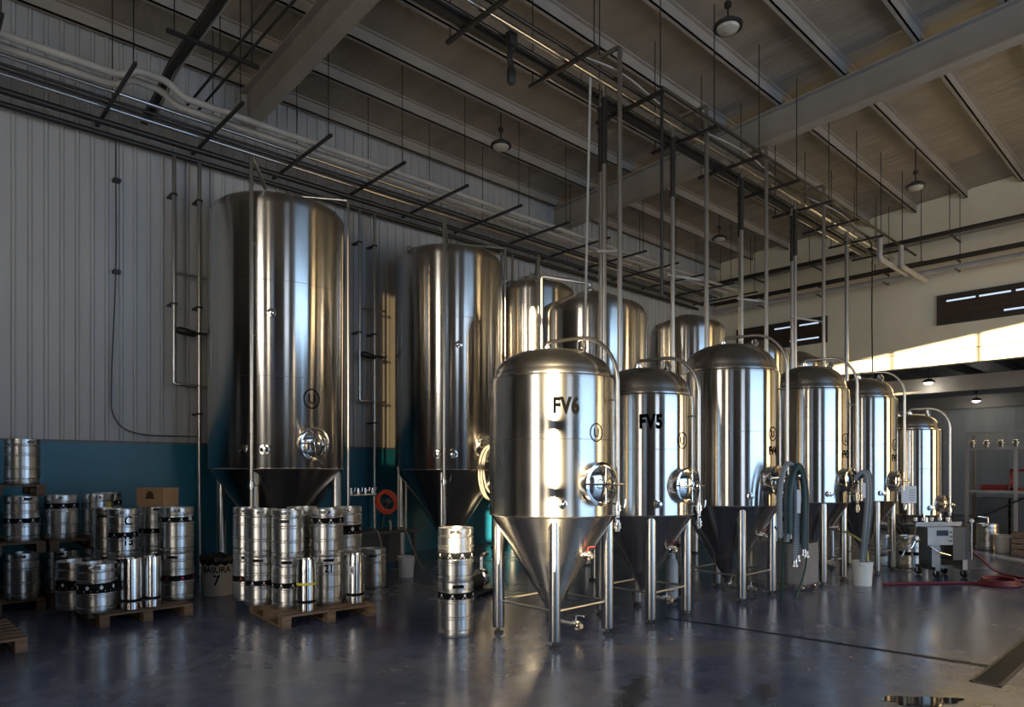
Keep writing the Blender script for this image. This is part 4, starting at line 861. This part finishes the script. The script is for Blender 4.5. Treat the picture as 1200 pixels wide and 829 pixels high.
# wheeled stainless box
wb = thing('wheeled_steel_box', 'plain steel box on castors between the broad and slender fermenters', 'cart', (10.0, 4.58, 0))
m = MB().box((-0.25, -0.30, 0.09), (0.25, 0.42, 0.70)); M_BOXW = vary('box_sheet_steel', (0.30, 0.30, 0.31), (0.36, 0.36, 0.37), 3, 0.4, 0.55); m.build('cabinet', M_BOXW, wb, flat=True)
MB().box((-0.255, -0.305, 0.69), (0.255, 0.425, 0.705)).box((-0.252, -0.302, 0.085), (0.252, 0.422, 0.10)).build('edge_trim', M_STEEL, wb, flat=True)
MB().box((-0.256, -0.2, 0.20), (-0.25, 0.32, 0.60)).build('side_panel', M_BOXW, wb, flat=True)
for sx in (-0.2, 0.2):
    for sy in (-0.24, 0.36):
        c = MB().lathe([(0.012, -0.02), (0.04, -0.018), (0.045, -0.008), (0.045, 0.008), (0.04, 0.018), (0.012, 0.02)], 20, axis((sx, sy, 0.045), (1, 0, 0))).build('castor', M_STEEL, wb)
        MB().box((sx - 0.03, sy - 0.02, 0.04), (sx - 0.024, sy + 0.02, 0.092)).box((sx + 0.024, sy - 0.02, 0.04), (sx + 0.03, sy + 0.02, 0.092)).box((sx - 0.03, sy - 0.02, 0.0915), (sx + 0.03, sy + 0.02, 0.0935)).cyl((sx - 0.03, sy, 0.045), (sx + 0.03, sy, 0.045), 0.008, 8).build('fork', M_STEEL, c, flat=True)
# filling machine on wheels
fm = thing('filling_machine', 'wheeled steel filling machine with a control panel and white knob lever', 'machine', (12.74, 3.42, 0), rad(-36)); fm.scale = (1.06, 1.0, 1.0)
MB().box((-0.28, -0.22, 0.55), (0.14, -0.02, 0.84)).build('control_box', M_GREYBOX, fm, flat=True)
MB().box((-0.13, -0.228, 0.70), (0.06, -0.22, 0.79)).build('screen', M_SCREEN, fm, flat=True)
for k in range(3): MB().cyl((0.10, -0.22, 0.62 + k * 0.07), (0.10, -0.245, 0.62 + k * 0.07), 0.016, 10).build('push_button', M_CHROME, fm)
MB().box((-0.34, -0.02, 0.84), (0.44, 0.30, 0.87)).box((-0.34, -0.04, 0.87), (0.44, -0.02, 0.91)).build('work_deck', M_GREYBOX, fm, flat=True)
MB().box((0.16, -0.20, 0.30), (0.42, 0.26, 0.83)).build('side_cabinet', M_TABLE, fm, flat=True)
MB().box((-0.12, -0.10, 0.16), (0.02, 0.20, 0.56)).build('column', M_GREYBOX, fm, flat=True)
MB().box((-0.10, -0.02, 0.33), (0.30, 0.22, 0.50)).build('tray', M_GREYBOX, fm, flat=True)
MB().box((-0.12, -0.18, 0.13), (-0.04, 0.28, 0.18)).box((0.34, -0.18, 0.13), (0.42, 0.28, 0.32)).box((-0.12, 0.03, 0.13), (0.42, 0.09, 0.18)).build('base_frame', M_GREYBOX, fm, flat=True)
for sx in (-0.08, 0.38):
    for sy in (-0.16, 0.26):
        c = MB().lathe([(0.015, -0.022), (0.06, -0.02), (0.066, -0.01), (0.066, 0.01), (0.06, 0.02), (0.015, 0.022)], 20, axis((sx, sy, 0.066), (1, 0.2, 0))).build('wheel', M_BLACK, fm)
        MB().cyl((sx - 0.03, sy, 0.066), (sx - 0.03, sy, 0.14), 0.008, 6).cyl((sx + 0.03, sy, 0.066), (sx + 0.03, sy, 0.14), 0.008, 6).cyl((sx - 0.03, sy, 0.066), (sx + 0.03, sy, 0.066), 0.012, 8).build('fork', M_STEEL, c)
lv = MB().cyl((0.44, -0.24, 0.30), (0.44, -0.24, 0.92), 0.012, 8).cyl((0.40, -0.16, 0.45), (0.44, -0.24, 0.45), 0.01, 8).build('lever', M_STEEL, fm); MB().ball((0.44, -0.24, 0.94), 0.034).build('white_knob', M_WHITE, lv)
for k in range(5):
    x = -0.24 + k * 0.14
    MB().cyl((x, 0.12, 0.87), (x, 0.12, 0.98 + 0.05 * (k % 2)), 0.022, 10).lathe([(0.035, 0), (0.035, 0.05), (0.02, 0.06)], 14, Matrix.Translation((x, 0.12, 0.92))).build('filling_head', M_CHROME, fm)
MB().tube(bend([(-0.28, -0.12, 0.62), (-0.45, -0.16, 0.62), (-0.52, -0.18, 0.50), (-0.60, -0.18, 0.50)], 0.04), 0.016, 8).tube(bend([(-0.28, -0.05, 0.60), (-0.5, -0.05, 0.55), (-0.62, -0.10, 0.36)], 0.05), 0.012, 8).tube(bend([(-0.26, -0.18, 0.56), (-0.12, -0.24, 0.44), (0.10, -0.22, 0.38)], 0.05), 0.010, 8).build('side_arm', M_STEEL, fm)
# red hose on the floor
pts = [(11.22, 3.70, 0.02), (11.6, 3.45, 0.02), (12.0, 3.12, 0.02), (12.3, 2.85, 0.02)]
for k in range(3):
    for i in range(14):
        a = 2 * PI * i / 14 + 2.6; r = 1 - 0.10 * k; pts.append((12.62 + 0.36 * r * math.cos(a), 2.50 + 0.26 * r * math.sin(a), 0.02 + 0.024 * k + 0.002 * i))
pts += [(13.0, 2.55, 0.04), (13.2, 2.3, 0.02), (13.45, 2.28, 0.02), (13.6, 2.5, 0.02), (13.6, 2.75, 0.08), (13.40, 2.92, 0.30), (13.16, 3.08, 0.50)]
tag(MB().tube(spline(pts, 6), 0.02, 8).build('red_hose', M_REDHOSE), 'dark red hose coiled on the floor and rising to the filling machine', 'hose')
# ------------------------------------------------------------------ open rack and crates in the back room opening
rk = thing('open_rack', 'tall open steel rack with clear panels and fittings along its top rail', 'rack', (18.3, 4.26, 0), rad(-88))
# rack local x runs toward the aisle wall
for lx, ly in ((0, 0), (0.92, 0), (1.75, 0), (0, 0.75), (1.75, 0.75)): MB().box((lx - 0.035, ly - 0.035, 0), (lx + 0.035, ly + 0.035, 2.28 if ly == 0 else 2.62)).build('post', M_BEAM, rk, flat=True)
for z, hh in ((1.24, 0.06), (2.22, 0.08)):
    m = MB()
    for ly in (0, 0.75): m.box((0, ly - 0.025, z), (1.75, ly + 0.025, z + hh))
    for lx in (0, 1.75): m.box((lx - 0.025, 0, z), (lx + 0.025, 0.75, z + hh))
    m.build('cross_rail', M_BEAM, rk, flat=True)
m = MB()
for ly in (0, 0.75): m.box((0, ly - 0.015, 2.60), (1.75, ly + 0.015, 2.63))
for lx in (0, 1.75): m.box((lx - 0.015, 0, 2.60), (lx + 0.015, 0.75, 2.63)).box((lx - 0.015, -0.015, 2.28), (lx + 0.015, 0.015, 2.63))
m.build('top_frame', M_BEAM, rk, flat=True)
MB().box((0.04, -0.004, 1.30), (1.71, 0.004, 2.20)).build('clear_panel', M_PLEX, rk, flat=True)
MB().cyl((0.03, -0.04, 0.55), (1.2, -0.04, 1.22), 0.018, 8).build('diagonal_brace', M_DARKPIPE, rk)
for k in range(6): fitting(rk, (0.12 + k * 0.27, -0.02, 2.29), (0, -0.3, 1), 0.045, 0.16, 'rail_fitting')
MB().box((0.05, 0.05, 1.24), (1.70, 0.70, 1.26)).build('shelf', M_TABLE, rk, flat=True)
def crate(label, x, y, z, lx, ly, h, mm, group=None, rz=0):
    t = thing('storage_crate', label, 'crate', (x, y, z), rz, group); th = 0.015
    MB().box((-lx, -ly, 0), (lx, ly, th)).box((-lx, -ly, th), (-lx + th, ly, h)).box((lx - th, -ly, th), (lx, ly, h)).box((-lx + th, -ly, th), (lx - th, -ly + th, h)).box((-lx + th, ly - th, th), (lx - th, ly, h)).build('tub', mm, t, flat=True)
    MB().box((-lx - 0.012, -ly - 0.012, h - 0.04), (lx + 0.012, -ly, h)).box((-lx - 0.012, ly, h - 0.04), (lx + 0.012, ly + 0.012, h)).box((-lx - 0.012, -ly, h - 0.04), (-lx, ly, h)).box((lx, -ly, h - 0.04), (lx + 0.012, ly, h)).build('rim', mm, t, flat=True)
    return t
crate('flat red crate on the rack shelf behind the clear panel', 18.68, 3.80, 1.262, 0.22, 0.22, 0.16, M_RED)
rf = thing('motor_stand', 'tall red metal frame on the rack shelf behind the clear panel', 'frame', (18.68, 3.12, 1.262))
MB().box((-0.2, -0.36, 0), (-0.15, -0.30, 0.52)).box((-0.2, 0.30, 0), (-0.15, 0.36, 0.52)).box((-0.2, -0.36, 0.46), (-0.15, 0.36, 0.52)).box((-0.2, -0.36, 0.0), (-0.15, 0.36, 0.10)).box((0.1, -0.36, 0), (0.15, -0.30, 0.52)).box((0.1, 0.30, 0), (0.15, 0.36, 0.52)).box((-0.15, -0.36, 0.49), (0.1, -0.30, 0.52)).box((-0.15, 0.30, 0.49), (0.1, 0.36, 0.52)).build('red_bars', M_RED, rf, flat=True)
MB().lathe([(0.08, 0.10), (0.10, 0.13), (0.10, 0.3), (0.05, 0.36), (0.0005, 0.36)], 20, Matrix.Translation((-0.03, 0, 0))).box((-0.1, -0.1, 0.1), (0.05, 0.1, 0.14)).build('motor', M_STEEL, rf)
names = ['bottom', 'second lowest', 'middle', 'second highest', 'topmost']
for c_, (yy, who) in enumerate(((3.80, 'stack by the rack post'), (3.15, 'stack away from the rack post'))):
    for k in range(5): crate(f'dark grey crate, {names[k]} in the {who}', 18.72, yy, k * 0.225, 0.27, 0.30, 0.222, M_CRATE)
wc = thing('wooden_crate', 'brown slatted wooden crate on the floor at the end of the open rack', 'crate', (17.35, 2.92, 0), rad(5))
m = MB()
for k in range(4): m.box((-0.25, -0.27, 0.02 + k * 0.115), (-0.23, 0.27, 0.115 + k * 0.115)).box((0.23, -0.27, 0.02 + k * 0.115), (0.25, 0.27, 0.115 + k * 0.115)).box((-0.25, -0.29, 0.02 + k * 0.115), (0.25, -0.27, 0.115 + k * 0.115)).box((-0.25, 0.27, 0.02 + k * 0.115), (0.25, 0.29, 0.115 + k * 0.115))
m.build('slats', M_WOOD, wc, flat=True)
MB().box((-0.23, -0.27, 0), (0.23, 0.27, 0.02)).box((-0.23, -0.27, 0.02), (-0.19, -0.23, 0.46)).box((0.19, -0.27, 0.02), (0.23, -0.23, 0.46)).box((-0.23, 0.23, 0.02), (-0.19, 0.27, 0.46)).box((0.19, 0.23, 0.02), (0.23, 0.27, 0.46)).build('corner_posts', M_WOOD, wc, flat=True)
# dark kit behind the smallest tank
eq = thing('equipment_table', 'low dark equipment bench between the smallest tank and the open rack', 'bench', (18.0, 5.4, 0), 0)
MB().box((-0.3, -0.9, 0.85), (0.3, 0.8, 0.9)).build('bench_top', M_TABLE, eq, flat=True)
for sx in (-0.27, 0.27):
    for sy in (-0.86, 0.76): MB().box((sx - 0.025, sy - 0.025, 0), (sx + 0.025, sy + 0.025, 0.85)).build('leg', M_TABLE, eq, flat=True)
MB().box((-0.25, -0.8, 0.9), (0.1, -0.45, 1.15)).lathe([(0.1, 0), (0.1, 0.25), (0.03, 0.35), (0.0005, 0.35)], 20, Matrix.Translation((0, 0.1, 0.9))).box((-0.2, 0.3, 0.9), (0.1, 0.7, 1.08)).build('machine_blocks', M_DARKPIPE, eq, flat=True)
MB().box((-0.28, -0.85, 0.3), (0.28, 0.75, 0.34)).build('lower_shelf', M_TABLE, eq, flat=True)
